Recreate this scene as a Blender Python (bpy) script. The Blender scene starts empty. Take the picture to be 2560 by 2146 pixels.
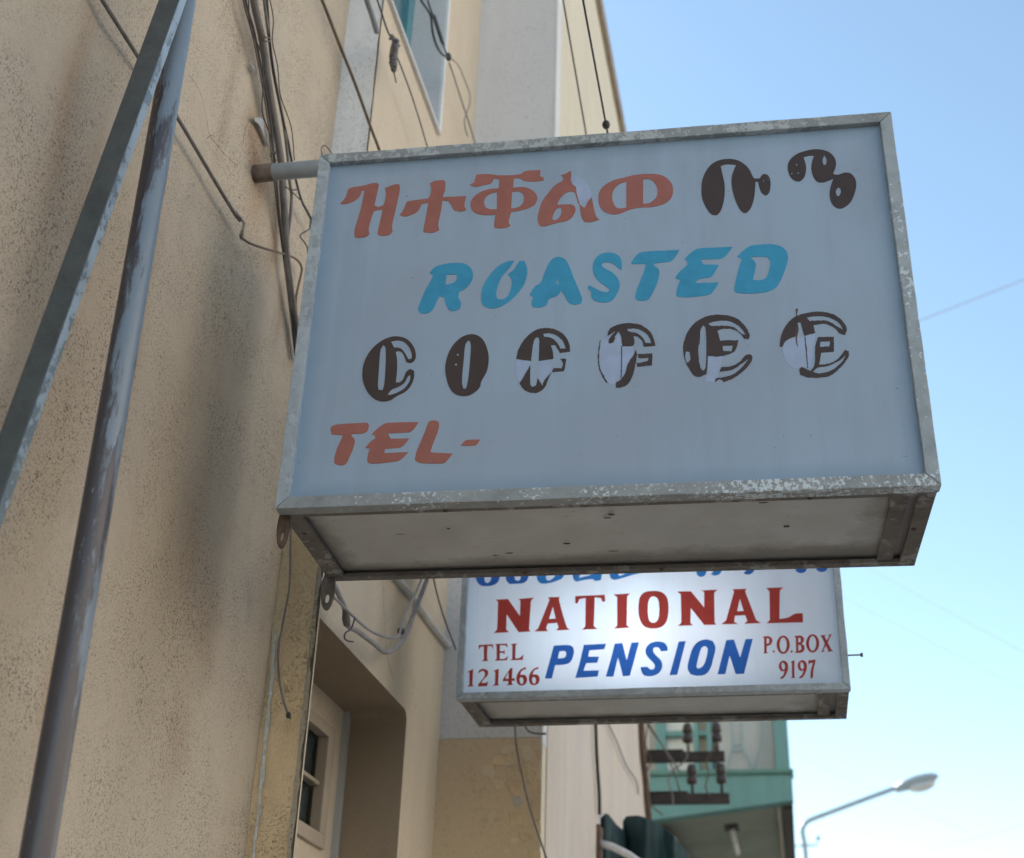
import bpy, math, random
import numpy as np
from mathutils import Vector, noise
from mathutils.geometry import tessellate_polygon

random.seed(7)
S = bpy.context.scene
COL = S.collection
R = math.radians

# ---------------------------------------------------------------- camera
YAW, PITCH, ROLL, FL = -0.2131, 0.4905, 0.0356, 3296.7      # FL in pixels of a 2560 wide picture
EYE = Vector((0.0, 0.0, 1.6))
_f = Vector((math.sin(YAW)*math.cos(PITCH), math.cos(YAW)*math.cos(PITCH), math.sin(PITCH)))
_r0 = Vector((math.cos(YAW), -math.sin(YAW), 0.0))
_u0 = _r0.cross(_f)
_r = _r0*math.cos(ROLL) + _u0*math.sin(ROLL)
_u = -_r0*math.sin(ROLL) + _u0*math.cos(ROLL)
cd = bpy.data.cameras.new('camera')
cam = bpy.data.objects.new('camera', cd); COL.objects.link(cam)
from mathutils import Matrix
mt = Matrix((( _r.x, _u.x, -_f.x), (_r.y, _u.y, -_f.y), (_r.z, _u.z, -_f.z)))
cam.matrix_world = Matrix.Translation(EYE) @ mt.to_4x4()
cd.sensor_width = 36.0
cd.lens = FL/2560*36.0
cd.clip_start = 0.05; cd.clip_end = 3000
cd.dof.use_dof = True
cd.dof.focus_distance = 2.56
cd.dof.aperture_fstop = 4.0
S.camera = cam

# ---------------------------------------------------------------- sky, sun, exposure
SUN_EL, SUN_AZ = R(38), R(-58)       # azimuth from +Y, negative = towards -X (behind the row of houses)
w = bpy.data.worlds.new('World'); S.world = w; w.use_nodes = True
nt = w.node_tree; nt.nodes.clear()
sky = nt.nodes.new('ShaderNodeTexSky'); sky.sky_type = 'NISHITA'; sky.sun_disc = False
sky.sun_elevation = SUN_EL; sky.sun_rotation = SUN_AZ
sky.altitude = 300; sky.air_density = 1.0; sky.dust_density = 0.3; sky.ozone_density = 0.1
bg = nt.nodes.new('ShaderNodeBackground'); bg.inputs['Strength'].default_value = 0.11
out = nt.nodes.new('ShaderNodeOutputWorld')
tint = nt.nodes.new('ShaderNodeMix'); tint.data_type = 'RGBA'; tint.blend_type = 'MULTIPLY'
tint.inputs[0].default_value = 1.0; tint.inputs[7].default_value = (1.05, 1.09, 0.98, 1)
nt.links.new(sky.outputs[0], tint.inputs[6]); nt.links.new(tint.outputs[2], bg.inputs[0]); nt.links.new(bg.outputs[0], out.inputs[0])
sl = bpy.data.lights.new('sun', 'SUN'); sl.energy = 4.8; sl.angle = R(0.53); sl.color = (1.0, 0.95, 0.87)
so = bpy.data.objects.new('sun', sl); COL.objects.link(so)
_sd = Vector((math.sin(SUN_AZ)*math.cos(SUN_EL), math.cos(SUN_AZ)*math.cos(SUN_EL), math.sin(SUN_EL)))
so.rotation_euler = _sd.to_track_quat('Z', 'Y').to_euler(); so.location = (-20, 15, 30)
S.view_settings.view_transform = 'Standard'; S.view_settings.look = 'None'
S.view_settings.exposure = 1.38; S.view_settings.gamma = 1.0
S.view_settings.use_curve_mapping = False
S.cycles.max_bounces = 8

# ---------------------------------------------------------------- helpers
def ray(u, v):
    return _f + _r*((u-1280)/FL) - _u*((v-1073)/FL)
def onX(u, v, X):
    d = ray(u, v); return EYE + d*((X-EYE.x)/d.x)
def onY(u, v, Y):
    d = ray(u, v); return EYE + d*((Y-EYE.y)/d.y)
def onP(u, v, p, n):
    d = ray(u, v); return EYE + d*(n.dot(p-EYE)/n.dot(d))
def fd(u, v, dist):
    return EYE + ray(u, v)*dist

ORIG = {}
def empty(name, loc, label=None, cat=None, group=None):
    o = bpy.data.objects.new(name, None); COL.objects.link(o)
    o.location = loc; o.empty_display_size = 0.1
    ORIG[o] = Vector(loc)
    return tag(o, label, cat, group)
def tag(o, label=None, cat=None, group=None, kind=None):
    if label: o['label'] = label
    if cat: o['category'] = cat
    if group: o['group'] = group
    if kind: o['kind'] = kind
    return o

class MB:
    def __init__(s): s.v = []; s.f = []
    def add(s, vs, fs):
        b = len(s.v); s.v += [Vector(p) for p in vs]; s.f += [tuple(b+i for i in f) for f in fs]; return s
    def box(s, x0, x1, y0, y1, z0, z1):
        vs = [(x, y, z) for x in (x0, x1) for y in (y0, y1) for z in (z0, z1)]
        return s.add(vs, [(0,1,3,2),(4,6,7,5),(0,4,5,1),(2,3,7,6),(0,2,6,4),(1,5,7,3)])
    def obox(s, o, ex, ey, ez):
        """box spanned by three edge vectors from corner o"""
        o = Vector(o)
        vs = [o + ex*i + ey*j + ez*k for i in (0,1) for j in (0,1) for k in (0,1)]
        return s.add(vs, [(0,1,3,2),(4,6,7,5),(0,4,5,1),(2,3,7,6),(0,2,6,4),(1,5,7,3)])
    def quad(s, a, b, c, d): return s.add([a, b, c, d], [(0,1,2,3)])
    def tube(s, pts, r, n=8, cap=True):
        pts = [Vector(p) for p in pts]; m = len(pts)
        rs = r if isinstance(r, (list, tuple)) else [r]*m
        b = len(s.v); prev = None
        for i, p in enumerate(pts):
            t = (pts[min(i+1, m-1)] - pts[max(i-1, 0)])
            if t.length < 1e-9: t = Vector((0,0,1))
            t.normalize()
            if prev is None:
                a = Vector((0,0,1)) if abs(t.z) < .9 else Vector((1,0,0))
                a = (a - t*a.dot(t)).normalized()
            else:
                a = (prev - t*prev.dot(t))
                a = a.normalized() if a.length > 1e-6 else t.orthogonal().normalized()
            prev = a; c = t.cross(a)
            for k in range(n):
                an = 2*math.pi*k/n
                s.v.append(p + (a*math.cos(an) + c*math.sin(an))*rs[i])
        for i in range(m-1):
            for k in range(n):
                k2 = (k+1) % n
                s.f.append((b+i*n+k, b+i*n+k2, b+(i+1)*n+k2, b+(i+1)*n+k))
        if cap:
            s.f.append(tuple(b+k for k in reversed(range(n)))); s.f.append(tuple(b+(m-1)*n+k for k in range(n)))
        return s
    def ell(s, c, rx, ry, rz, n=12, m=8, ax=None):
        c = Vector(c); X, Y, Z = ax or (Vector((1,0,0)), Vector((0,1,0)), Vector((0,0,1)))
        b = len(s.v)
        for i in range(m+1):
            ph = math.pi*i/m
            for k in range(n):
                th = 2*math.pi*k/n
                s.v.append(c + X*(rx*math.sin(ph)*math.cos(th)) + Y*(ry*math.sin(ph)*math.sin(th)) + Z*(rz*math.cos(ph)))
        for i in range(m):
            for k in range(n):
                k2 = (k+1) % n
                s.f.append((b+i*n+k, b+(i+1)*n+k, b+(i+1)*n+k2, b+i*n+k2))
        return s

def obj(name, mb, mat, parent=None, smooth=False, bevel=0, label=None, kind=None):
    if parent is None:
        c = sum(mb.v, Vector())/len(mb.v)
    else:
        c = ORIG[parent]
    me = bpy.data.meshes.new(name)
    me.from_pydata([tuple(p-c) for p in mb.v], [], mb.f)
    me.validate(); me.update()
    import bmesh
    bm = bmesh.new(); bm.from_mesh(me); bmesh.ops.remove_doubles(bm, verts=bm.verts, dist=1e-6)
    bmesh.ops.recalc_face_normals(bm, faces=bm.faces); bm.to_mesh(me); bm.free()
    if smooth:
        for p in me.polygons: p.use_smooth = True
    if mat: me.materials.append(mat)
    o = bpy.data.objects.new(name, me); COL.objects.link(o)
    if parent is None: o.location = c
    else: o.parent = parent
    ORIG[o] = c
    if bevel:
        b = o.modifiers.new('bevel', 'BEVEL'); b.width = bevel; b.segments = 2; b.limit_method = 'ANGLE'; b.angle_limit = R(40)
    return tag(o, label, None, None, kind)

def smooth_path(pts, n=6):
    pts = [Vector(p) for p in pts]
    if len(pts) < 3: return pts
    P = [pts[0]*2-pts[1]] + pts + [pts[-1]*2-pts[-2]]
    res = []
    for i in range(1, len(P)-2):
        a, b, c, d = P[i-1], P[i], P[i+1], P[i+2]
        for k in range(n):
            t = k/n
            res.append(((b*2) + (c-a)*t + (a*2-b*5+c*4-d)*t*t + (b*3-a-c*3+d)*t**3)*0.5)
    res.append(pts[-1]); return res

# ---------------------------------------------------------------- materials
class NT:
    def __init__(s, name):
        s.m = bpy.data.materials.new(name); s.m.use_nodes = True
        s.t = s.m.node_tree; s.t.nodes.clear()
        s.out = s.t.nodes.new('ShaderNodeOutputMaterial')
        s.p = s.t.nodes.new('ShaderNodeBsdfPrincipled'); s.t.links.new(s.p.outputs[0], s.out.inputs[0])
        s.tc = s.t.nodes.new('ShaderNodeTexCoord')
    def N(s, t, **k):
        n = s.t.nodes.new(t)
        for a, b in k.items(): setattr(n, a, b)
        return n
    def L(s, a, b): s.t.links.new(a, b)
    def coords(s, sc=(1,1,1), rot=(0,0,0)):
        m = s.N('ShaderNodeMapping'); m.inputs['Scale'].default_value = sc; m.inputs['Rotation'].default_value = rot
        s.L(s.tc.outputs['Object'], m.inputs[0]); return m.outputs[0]
    def noise(s, scale, detail=4, rough=.55, vec=None, dist=0):
        n = s.N('ShaderNodeTexNoise'); n.inputs['Scale'].default_value = scale; n.inputs['Detail'].default_value = detail
        n.inputs['Roughness'].default_value = rough; n.inputs['Distortion'].default_value = dist
        s.L(vec or s.tc.outputs['Object'], n.inputs['Vector']); return n.outputs['Fac']
    def ramp(s, fac, stops):
        n = s.N('ShaderNodeValToRGB'); e = n.color_ramp.elements
        while len(e) < len(stops): e.new(.5)
        for x, (p, c) in zip(e, stops):
            x.position = p; x.color = (c, c, c, 1) if isinstance(c, (int, float)) else (*c, 1)
        s.L(fac, n.inputs[0]); return n.outputs[0]
    def mix(s, fac, a, b, mode='MIX'):
        n = s.N('ShaderNodeMix', data_type='RGBA', blend_type=mode)
        for i, v in ((0, fac), (6, a), (7, b)):
            if isinstance(v, (int, float)): n.inputs[i].default_value = v if i == 0 else (v, v, v, 1)
            elif isinstance(v, tuple): n.inputs[i].default_value = (*v, 1)
            else: s.L(v, n.inputs[i])
        return n.outputs[2]
    def math(s, op, a, b=0):
        n = s.N('ShaderNodeMath', operation=op)
        for i, v in ((0, a), (1, b)):
            if isinstance(v, (int, float)): n.inputs[i].default_value = v
            else: s.L(v, n.inputs[i])
        return n.outputs[0]
    def bump(s, h, strength, dist=.01):
        b = s.N('ShaderNodeBump'); b.inputs['Strength'].default_value = strength; b.inputs['Distance'].default_value = dist
        s.L(h, b.inputs['Height']); s.L(b.outputs[0], s.p.inputs['Normal'])
    def fin(s, col, rough=.6, metal=0, spec=None):
        if isinstance(col, tuple): s.p.inputs['Base Color'].default_value = (*col, 1)
        else: s.L(col, s.p.inputs['Base Color'])
        if isinstance(rough, (int, float)): s.p.inputs['Roughness'].default_value = rough
        else: s.L(rough, s.p.inputs['Roughness'])
        s.p.inputs['Metallic'].default_value = metal
        if spec is not None: s.p.inputs['Specular IOR Level'].default_value = spec
        return s.m

def simple(name, c, c2=None, scale=12, rough=.6, metal=0, bump=0, bscale=80, detail=5, stretch=None, spec=None):
    n = NT(name)
    c2 = c2 or tuple(x*.75 for x in c)
    vec = n.coords(stretch) if stretch else None
    col = n.mix(n.ramp(n.noise(scale, detail, .6, vec), [(.35, 0), (.68, 1)]), c, c2)
    if bump: n.bump(n.noise(bscale, 5, .6), bump, .004)
    return n.fin(col, rough, metal, spec)

def plaster(name, base, dark, speck, attr=False, speck_amt=1.0, bump=.5, streak=.5, spscale=95, cloud=.45, pale=None):
    n = NT(name)
    dk = tuple(x*.80 for x in base); lt_ = pale or tuple(min(.95, x*1.10) for x in base)
    cl = n.noise(3.4, 7, .62, n.coords((1, 1, .55)), .4)
    col = n.mix(n.ramp(cl, [(.30, 0), (.70, 1)]), n.mix(cloud, base, dk), n.mix(cloud, base, lt_))
    st = n.ramp(n.noise(6, 6, .6, n.coords((1, 1, .13)), .3), [(.46, 0), (.70, 1)])
    col = n.mix(n.math('MULTIPLY', st, streak), col, dark)
    st2 = n.ramp(n.noise(15, 5, .6, n.coords((1, 1, .10))), [(.50, 0), (.72, 1)])
    col = n.mix(n.math('MULTIPLY', st2, streak*.6), col, tuple(min(.95, x*1.12) for x in base))
    fine = n.noise(330, 3, .7)
    col = n.mix(.5, col, n.mix(fine, tuple(x*.55 for x in base), tuple(min(1, x*1.42) for x in base)))
    mask = n.ramp(n.noise(4.2, 5, .7), [(.38, .08), (.60, 1)])
    sp = n.noise(spscale, 4, .66, None, .3); sp2 = n.noise(spscale*.42, 3, .6, None, .8)
    p1 = n.ramp(sp, [(.55, 0), (.615, 1)]); p2 = n.math('MULTIPLY', n.ramp(sp2, [(.62, 0), (.68, 1)]), .7)
    pits = n.math('MULTIPLY', n.math('MAXIMUM', p1, p2), mask)
    col = n.mix(n.math('MULTIPLY', pits, min(1, .80*speck_amt)), col, speck)
    if attr:
        a = n.N('ShaderNodeAttribute', attribute_name='stain')
        col = n.mix(1.0, col, a.outputs['Color'], 'MULTIPLY')
    h = n.math('SUBTRACT', n.math('ADD', n.math('MULTIPLY', n.noise(210, 4, .6), .4), n.math('MULTIPLY', n.noise(30, 4, .6), .7)),
               n.math('MULTIPLY', pits, .5*speck_amt))
    n.bump(h, bump, .006)
    return n.fin(col, .92, 0, .2)

def flaky(name, under, paint, amt, rough=.5, rust=(.12, .07, .045), dirt=.35, sc=46, grad=0):
    n = NT(name)
    m = n.math('ADD', n.noise(sc, 8, .72), n.math('MULTIPLY', n.math('SUBTRACT', n.noise(6, 3, .5), .5), .55))
    if grad:
        sx = n.N('ShaderNodeSeparateXYZ'); n.L(n.tc.outputs['Object'], sx.inputs[0])
        m = n.math('ADD', m, n.math('MULTIPLY', n.math('SUBTRACT', sx.outputs[0], .75), grad))
    f = n.ramp(m, [(amt, 0), (amt+.03, 1)])
    u = n.mix(n.ramp(n.noise(20, 6, .7), [(.4, 0), (.7, 1)]), under, tuple(x*.68 for x in under))
    col = n.mix(f, u, paint)
    d = n.ramp(n.noise(9, 7, .7), [(.52, 0), (.74, 1)])
    col = n.mix(n.math('MULTIPLY', d, dirt), col, rust)
    n.bump(n.math('ADD', f, n.math('MULTIPLY', n.noise(120, 4, .6), .5)), .55, .0025)
    return n.fin(col, rough, 0, .4)

M = {}
M['near_plaster'] = plaster('near_plaster', (.60, .53, .425), (.45, .36, .27), (.11, .07, .05), attr=True, spscale=235, streak=.55, cloud=.7)
M['mid_plaster'] = plaster('mid_plaster', (.69, .61, .48), (.54, .465, .355), (.2, .13, .09), speck_amt=.3, bump=.25, streak=.45)
M['cream_plaster'] = plaster('cream_plaster', (.80, .72, .57), (.64, .58, .49), (.3, .22, .17), speck_amt=.2, bump=.2, streak=.75)
M['pale_plaster'] = plaster('pale_plaster', (.70, .71, .74), (.60, .59, .60), (.28, .24, .22), speck_amt=.4, bump=.25, streak=.5)
M['weathered'] = plaster('weathered', (.72, .66, .59), (.52, .55, .60), (.28, .22, .18), speck_amt=.3, bump=.25, streak=1.0, cloud=.8)
M['blue_wash'] = plaster('blue_wash', (.88, .94, .97), (.74, .80, .86), (.34, .34, .36), speck_amt=.6, bump=.5, streak=.5, spscale=150, cloud=.5)
M['brown_paint'] = plaster('brown_paint', (.66, .53, .365), (.56, .44, .29), (.16, .1, .06), speck_amt=.3, bump=.25, streak=.3)
M['ochre'] = plaster('ochre', (.80, .575, .345), (.64, .39, .20), (.26, .16, .09), speck_amt=.7, bump=.9, streak=.9, spscale=190, cloud=.85, pale=(.88, .74, .56))
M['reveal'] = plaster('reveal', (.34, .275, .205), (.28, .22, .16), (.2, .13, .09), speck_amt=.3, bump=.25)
M['near_plaster_edge'] = plaster('near_plaster_edge', (.46, .41, .33), (.36, .30, .22), (.15, .11, .08), spscale=160, bump=.8)
M['flake'] = simple('flake', (.70, .73, .72), (.46, .46, .43), 60, .9, bump=.8, bscale=150)
M['crack'] = simple('crack', (.10, .075, .055), rough=.95)
M['chip'] = simple('chip', (.50, .545, .56), (.36, .37, .36), 30, .9, bump=.4)
M['stone_a'] = simple('stone_a', (.70, .56, .36), (.58, .45, .27), 18, .9, bump=.5)
M['stone_b'] = simple('stone_b', (.66, .49, .34), (.56, .42, .28), 18, .9, bump=.5)
M['stone_c'] = simple('stone_c', (.72, .60, .44), (.60, .49, .35), 18, .9, bump=.5)
M['mortar'] = simple('mortar', (.55, .52, .47), (.45, .42, .38), 18, .9, bump=.4)
M['coping'] = simple('coping', (.42, .36, .30), (.28, .25, .22), 6, .9, bump=.3)
M['face_white'] = None
def acrylic(name, c, trans=0, rough=.32, W=1.2, H=.84, edge=.5):
    n = NT(name)
    sx = n.N('ShaderNodeSeparateXYZ'); n.L(n.tc.outputs['Object'], sx.inputs[0])
    st = n.ramp(n.noise(10, 6, .65, n.coords((1, 1, .22))), [(.42, 0), (.75, 1)])
    topm = n.ramp(n.math('DIVIDE', sx.outputs[2], H), [(.60, .25), (.97, 1)])
    col = n.mix(n.math('MULTIPLY', n.math('MULTIPLY', st, topm), .75), c, (c[0]*.74, c[1]*.68, c[2]*.70))
    col = n.mix(n.math('MULTIPLY', n.ramp(n.noise(2.6, 4, .6), [(.38, 0), (.68, 1)]), .55), col, (c[0]*.92, c[1]*.80, c[2]*.78))
    vs_ = n.ramp(n.noise(22, 5, .65, n.coords((1, 1, .05))), [(.50, 0), (.72, 1)])
    col = n.mix(n.math('MULTIPLY', vs_, .28), col, (c[0]*.78, c[1]*.74, c[2]*.74))
    # edge shading painted into the face colour along the frame, broken up like grime
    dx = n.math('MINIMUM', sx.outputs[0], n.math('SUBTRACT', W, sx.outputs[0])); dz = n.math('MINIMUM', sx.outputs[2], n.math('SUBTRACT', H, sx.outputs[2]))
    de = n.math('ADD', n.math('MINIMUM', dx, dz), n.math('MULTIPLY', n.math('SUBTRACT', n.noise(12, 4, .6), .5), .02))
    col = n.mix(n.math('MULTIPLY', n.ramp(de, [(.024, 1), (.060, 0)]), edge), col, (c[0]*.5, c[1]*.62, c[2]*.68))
    sp = n.ramp(n.noise(85, 2, .5), [(.75, 0), (.78, 1)])
    col = n.mix(n.math('MULTIPLY', sp, .35), col, (.14, .12, .10))
    n.fin(col, rough, 0, .35)
    if trans:
        t = n.N('ShaderNodeBsdfTranslucent'); n.L(col, t.inputs['Color'])
        mx = n.N('ShaderNodeMixShader'); mx.inputs[0].default_value = trans
        n.L(n.p.outputs[0], mx.inputs[1]); n.L(t.outputs[0], mx.inputs[2]); n.L(mx.outputs[0], n.out.inputs[0])
    return n.m
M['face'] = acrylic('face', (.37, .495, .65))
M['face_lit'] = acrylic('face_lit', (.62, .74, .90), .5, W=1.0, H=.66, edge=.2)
def vinyl(name, c, trans=0):
    n = NT(name)
    col = n.mix(n.ramp(n.noise(25, 5, .65), [(.4, 0), (.75, 1)]), c, tuple(x*.84 for x in c))
    n.fin(col, .42, 0, .3)
    if trans:
        t = n.N('ShaderNodeBsdfTranslucent'); n.L(col, t.inputs['Color'])
        mx = n.N('ShaderNodeMixShader'); mx.inputs[0].default_value = trans
        n.L(n.p.outputs[0], mx.inputs[1]); n.L(t.outputs[0], mx.inputs[2]); n.L(mx.outputs[0], n.out.inputs[0])
    return n.m
M['v_red'] = vinyl('v_red', (.40, .155, .13))
M['v_blue'] = vinyl('v_blue', (.055, .36, .62))
M['v_brown'] = vinyl('v_brown', (.072, .052, .050))
M['v_residue'] = vinyl('v_residue', (.42, .53, .76))
M['l_red'] = vinyl('l_red', (.55, .075, .06), .5)
M['l_blue'] = vinyl('l_blue', (.05, .20, .62), .5)
M['l_sky'] = vinyl('l_sky', (.06, .33, .78), .4)
M['frame_flaky'] = flaky('frame_flaky', (.37, .41, .44), (.72, .83, .93), .535, sc=120, grad=.12, dirt=.14)
M['frame_top'] = flaky('frame_top', (.34, .38, .41), (.50, .56, .60), .50, dirt=.2, sc=80)
M['frame_grey'] = flaky('frame_grey', (.45, .53, .60), (.49, .57, .63), .52, dirt=.10)
M['frame_right'] = flaky('frame_right', (.42, .50, .56), (.72, .84, .94), .575, sc=70)
M['rail_dirty'] = flaky('rail_dirty', (.20, .19, .18), (.34, .34, .335), .56, rough=.75, rust=(.07, .045, .03), dirt=.75, sc=24)
M['box_grey'] = simple('box_grey', (.55, .57, .56), (.48, .49, .47), 7, .55, bump=.1)
M['box_white'] = simple('box_white', (.66, .68, .68), (.55, .56, .55), 7, .55, bump=.1)
def underside(name, W, D):
    n = NT(name)
    sx = n.N('ShaderNodeSeparateXYZ'); n.L(n.tc.outputs['Object'], sx.inputs[0])
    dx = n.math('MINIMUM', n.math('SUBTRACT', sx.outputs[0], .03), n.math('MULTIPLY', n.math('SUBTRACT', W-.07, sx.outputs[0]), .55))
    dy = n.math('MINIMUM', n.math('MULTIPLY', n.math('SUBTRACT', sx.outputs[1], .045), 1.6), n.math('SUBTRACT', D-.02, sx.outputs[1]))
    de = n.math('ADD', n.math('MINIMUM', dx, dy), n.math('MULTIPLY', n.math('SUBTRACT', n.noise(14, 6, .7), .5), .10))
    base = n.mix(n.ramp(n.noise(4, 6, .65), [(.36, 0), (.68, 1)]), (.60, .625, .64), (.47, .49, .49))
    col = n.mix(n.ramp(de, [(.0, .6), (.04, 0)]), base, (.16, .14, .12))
    col = n.mix(n.math('MULTIPLY', n.ramp(n.noise(30, 7, .75, n.coords((.5, 1, 1))), [(.60, 0), (.68, 1)]), .35), col, (.20, .17, .14))
    n.bump(n.noise(40, 5, .6), .12, .003)
    return n.fin(col, .55, 0, .4)
M['under_big'] = underside('under_big', 1.2, .3716)
M['under_small'] = underside('under_small', 1.0, .275)
M['rust_dark'] = simple('rust_dark', (.10, .075, .06), (.16, .10, .07), 25, .85, bump=.4)
M['pipe_paint'] = simple('pipe_paint', (.30, .34, .36), (.23, .26, .28), 14, .5, bump=.15)
M['pole_paint'] = None
M['lug_grey'] = simple('lug_grey', (.20, .20, .20), (.11, .095, .085), 30, .6, bump=.3)
M['rusty'] = simple('rusty', (.20, .165, .14), (.12, .09, .075), 40, .85, bump=.4)
def pole_mat():
    n = NT('pole_paint')
    sx = n.N('ShaderNodeSeparateXYZ'); n.L(n.tc.outputs['Object'], sx.inputs[0])
    low = n.math('SUBTRACT', n.ramp(n.math('DIVIDE', sx.outputs[2], 5.0), [(.45, .16), (.56, .03)]), n.math('MULTIPLY', n.math('ADD', sx.outputs[0], n.math('MULTIPLY', sx.outputs[2], .0273)), 5.0))     # paint is worn off lower down; the right-hand blue sheen is painted in
    m = n.math('ADD', n.noise(24, 8, .72, n.coords((1, 1, .16))), low)
    a = n.ramp(m, [(.47, 0), (.53, 1)])
    col = n.mix(a, (.185, .25, .32), (.068, .064, .076))
    col = n.mix(n.ramp(n.noise(60, 6, .7, n.coords((1, 1, .3))), [(.63, 0), (.67, 1)]), col, (.30, .36, .42))
    n.bump(n.math('ADD', a, n.noise(90, 4, .6)), .35, .002)
    return n.fin(col, .28, 0, .6)
M['pole_paint'] = pole_mat()
M['bar_paint'] = flaky('bar_paint', (.085, .105, .118), (.20, .26, .31), .69, rough=.24, dirt=.15, rust=(.09,.07,.06))
M['sheen_paint'] = flaky('sheen_paint', (.20, .27, .33), (.36, .48, .60), .46, rough=.35, dirt=.3, sc=40)
M['cable_black'] = simple('cable_black', (.045, .045, .05), rough=.5)
M['cable_grey'] = simple('cable_grey', (.21, .20, .19), (.14, .125, .115), 30, .6)
M['cable_brown'] = simple('cable_brown', (.20, .155, .11), (.14, .10, .07), 30, .7)
M['cable_light'] = simple('cable_light', (.40, .40, .42), (.30, .29, .29), 30, .55)
M['conduit'] = simple('conduit', (.72, .73, .74), (.56, .56, .56), 20, .5)
M['insul'] = simple('insul', (.04, .034, .036), (.06, .05, .05), 20, .35)
M['porcelain'] = simple('porcelain', (.28, .24, .20), (.16, .13, .11), 30, .6, bump=.3)
M['beam'] = simple('beam', (.03, .026, .027), (.055, .045, .042), 20, .8)
M['green_paint'] = plaster('green_paint', (.17, .34, .345), (.13, .25, .25), (.09, .14, .13), speck_amt=.5, bump=.15, streak=.7)
M['green_dark'] = simple('green_dark', (.12, .27, .23), (.09, .2, .18), 5, .7)
M['soffit_paint'] = simple('soffit_paint', (.30, .34, .28), (.24, .27, .22), 3, .85)
M['grey_panel'] = simple('grey_panel', (.48, .50, .50), (.40, .42, .42), 4, .8)
M['white_paint'] = simple('white_paint', (.74, .76, .74), (.62, .64, .62), 6, .6)
M['cream_paint'] = simple('cream_paint', (.50, .43, .34), (.42, .36, .28), 6, .6)
M['grille_blue'] = simple('grille_blue', (.26, .40, .46), (.2, .3, .35), 12, .5)
M['teal'] = simple('teal', (.12, .34, .40), (.09, .26, .31), 6, .5)
M['fabric'] = simple('fabric', (.022, .066, .068), (.012, .028, .032), 5, .9, stretch=(6, 6, .6))
M['lamp_metal'] = simple('lamp_metal', (.30, .36, .40), (.24, .29, .33), 8, .4)
M['asphalt'] = simple('asphalt', (.11, .105, .10), (.08, .078, .075), 3, .9, bump=.5, bscale=200)
M['paving'] = simple('paving', (.42, .39, .35), (.35, .33, .3), 3, .9, bump=.4, bscale=60)
M['kerb'] = simple('kerb', (.42, .40, .37), (.34, .33, .3), 4, .9, bump=.3)
M['ground'] = simple('ground', (.30, .26, .21), (.24, .21, .17), .3, .95, bump=.3, bscale=20)
def glass(name, c, r=.06):
    n = NT(name); return n.fin(n.mix(n.noise(3), c, tuple(x*.7 for x in c)), r, 0, .6)
M['pane'] = glass('pane', (.05, .075, .08))
M['pane_teal'] = glass('pane_teal', (.10, .22, .28), .12)
M['lens'] = glass('lens', (.55, .60, .62), .12)

# ---------------------------------------------------------------- the ground
def structure(name, mb, mat):
    o = obj(name, mb, mat); o['kind'] = 'structure'; return o
structure('ground', MB().box(-400, 400, -400, 400, -.6, -.145), M['ground'])
structure('road', MB().box(2.06, 9.5, -60, 160, -.144, -.13), M['asphalt'])
structure('pavement', MB().box(-1.6, 1.897, -60, 160, -.144, 0), M['paving'])
structure('kerb', MB().box(1.9, 2.057, -60, 160, -.144, .01), M['kerb'])

XW, X2, X4 = -1.142, -1.035, -0.715         # facade planes: near house, middle house, jutting house
YS, YR, YE = 2.74, 3.90, 7.02               # strip face, jutting return face, end of the jutting house

# ---------------------------------------------------------------- unseen sunlit row across the street, added to bounce warm light
XO = 10.6
for k, (y0, y1, h, c, lab) in enumerate([(-26, -9, 10.2, (.80, .70, .60), 'unseen cream house across the street behind the viewer, added for bounce light'), (-8.9, 7, 10.8, (.82, .72, .64), 'tall unseen pale house across the street, added for bounce light'),
                                         (7.1, 22, 9.6, (.78, .66, .55), 'unseen tan house across the street further along, added for bounce light')]):
    oh = empty('fill_house', (XO, (y0+y1)/2, 0), lab, 'house', 'unseen houses added across the street')
    obj('wall', MB().box(XO, XO+9, y0, y1, -.14, h), simple('fill_wall', c, None, 4, .9), oh)
    obj('roof', MB().box(XO-.2, XO+9, y0, y1, h+.002, h+.2), M['coping'], oh)
    obj('dark_front_band', MB().box(XO-.06, XO-.002, y0+.01, y1-.01, -.13, 3.5), simple('dark_front_band', (.14, .12, .10), (.08, .07, .06), 1.2, .7), oh, label='dark shop front band added to hold back low bounce light')  # dark lower band added so the bounce light comes from higher up
    for f in range(2):
        n = int((y1-y0)/3.2)
        for q in range(n):
            yc = y0+(q+.5)*(y1-y0)/n
            wo = obj('window', MB().box(XO-.03, XO+.02, yc-.6, yc+.6, 4.4+f*3.1, 5.9+f*3.1), M['white_paint'], oh)
            obj('pane', MB().box(XO-.04, XO-.031, yc-.5, yc+.5, 4.5+f*3.1, 5.8+f*3.1), M['pane'], wo)

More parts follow.
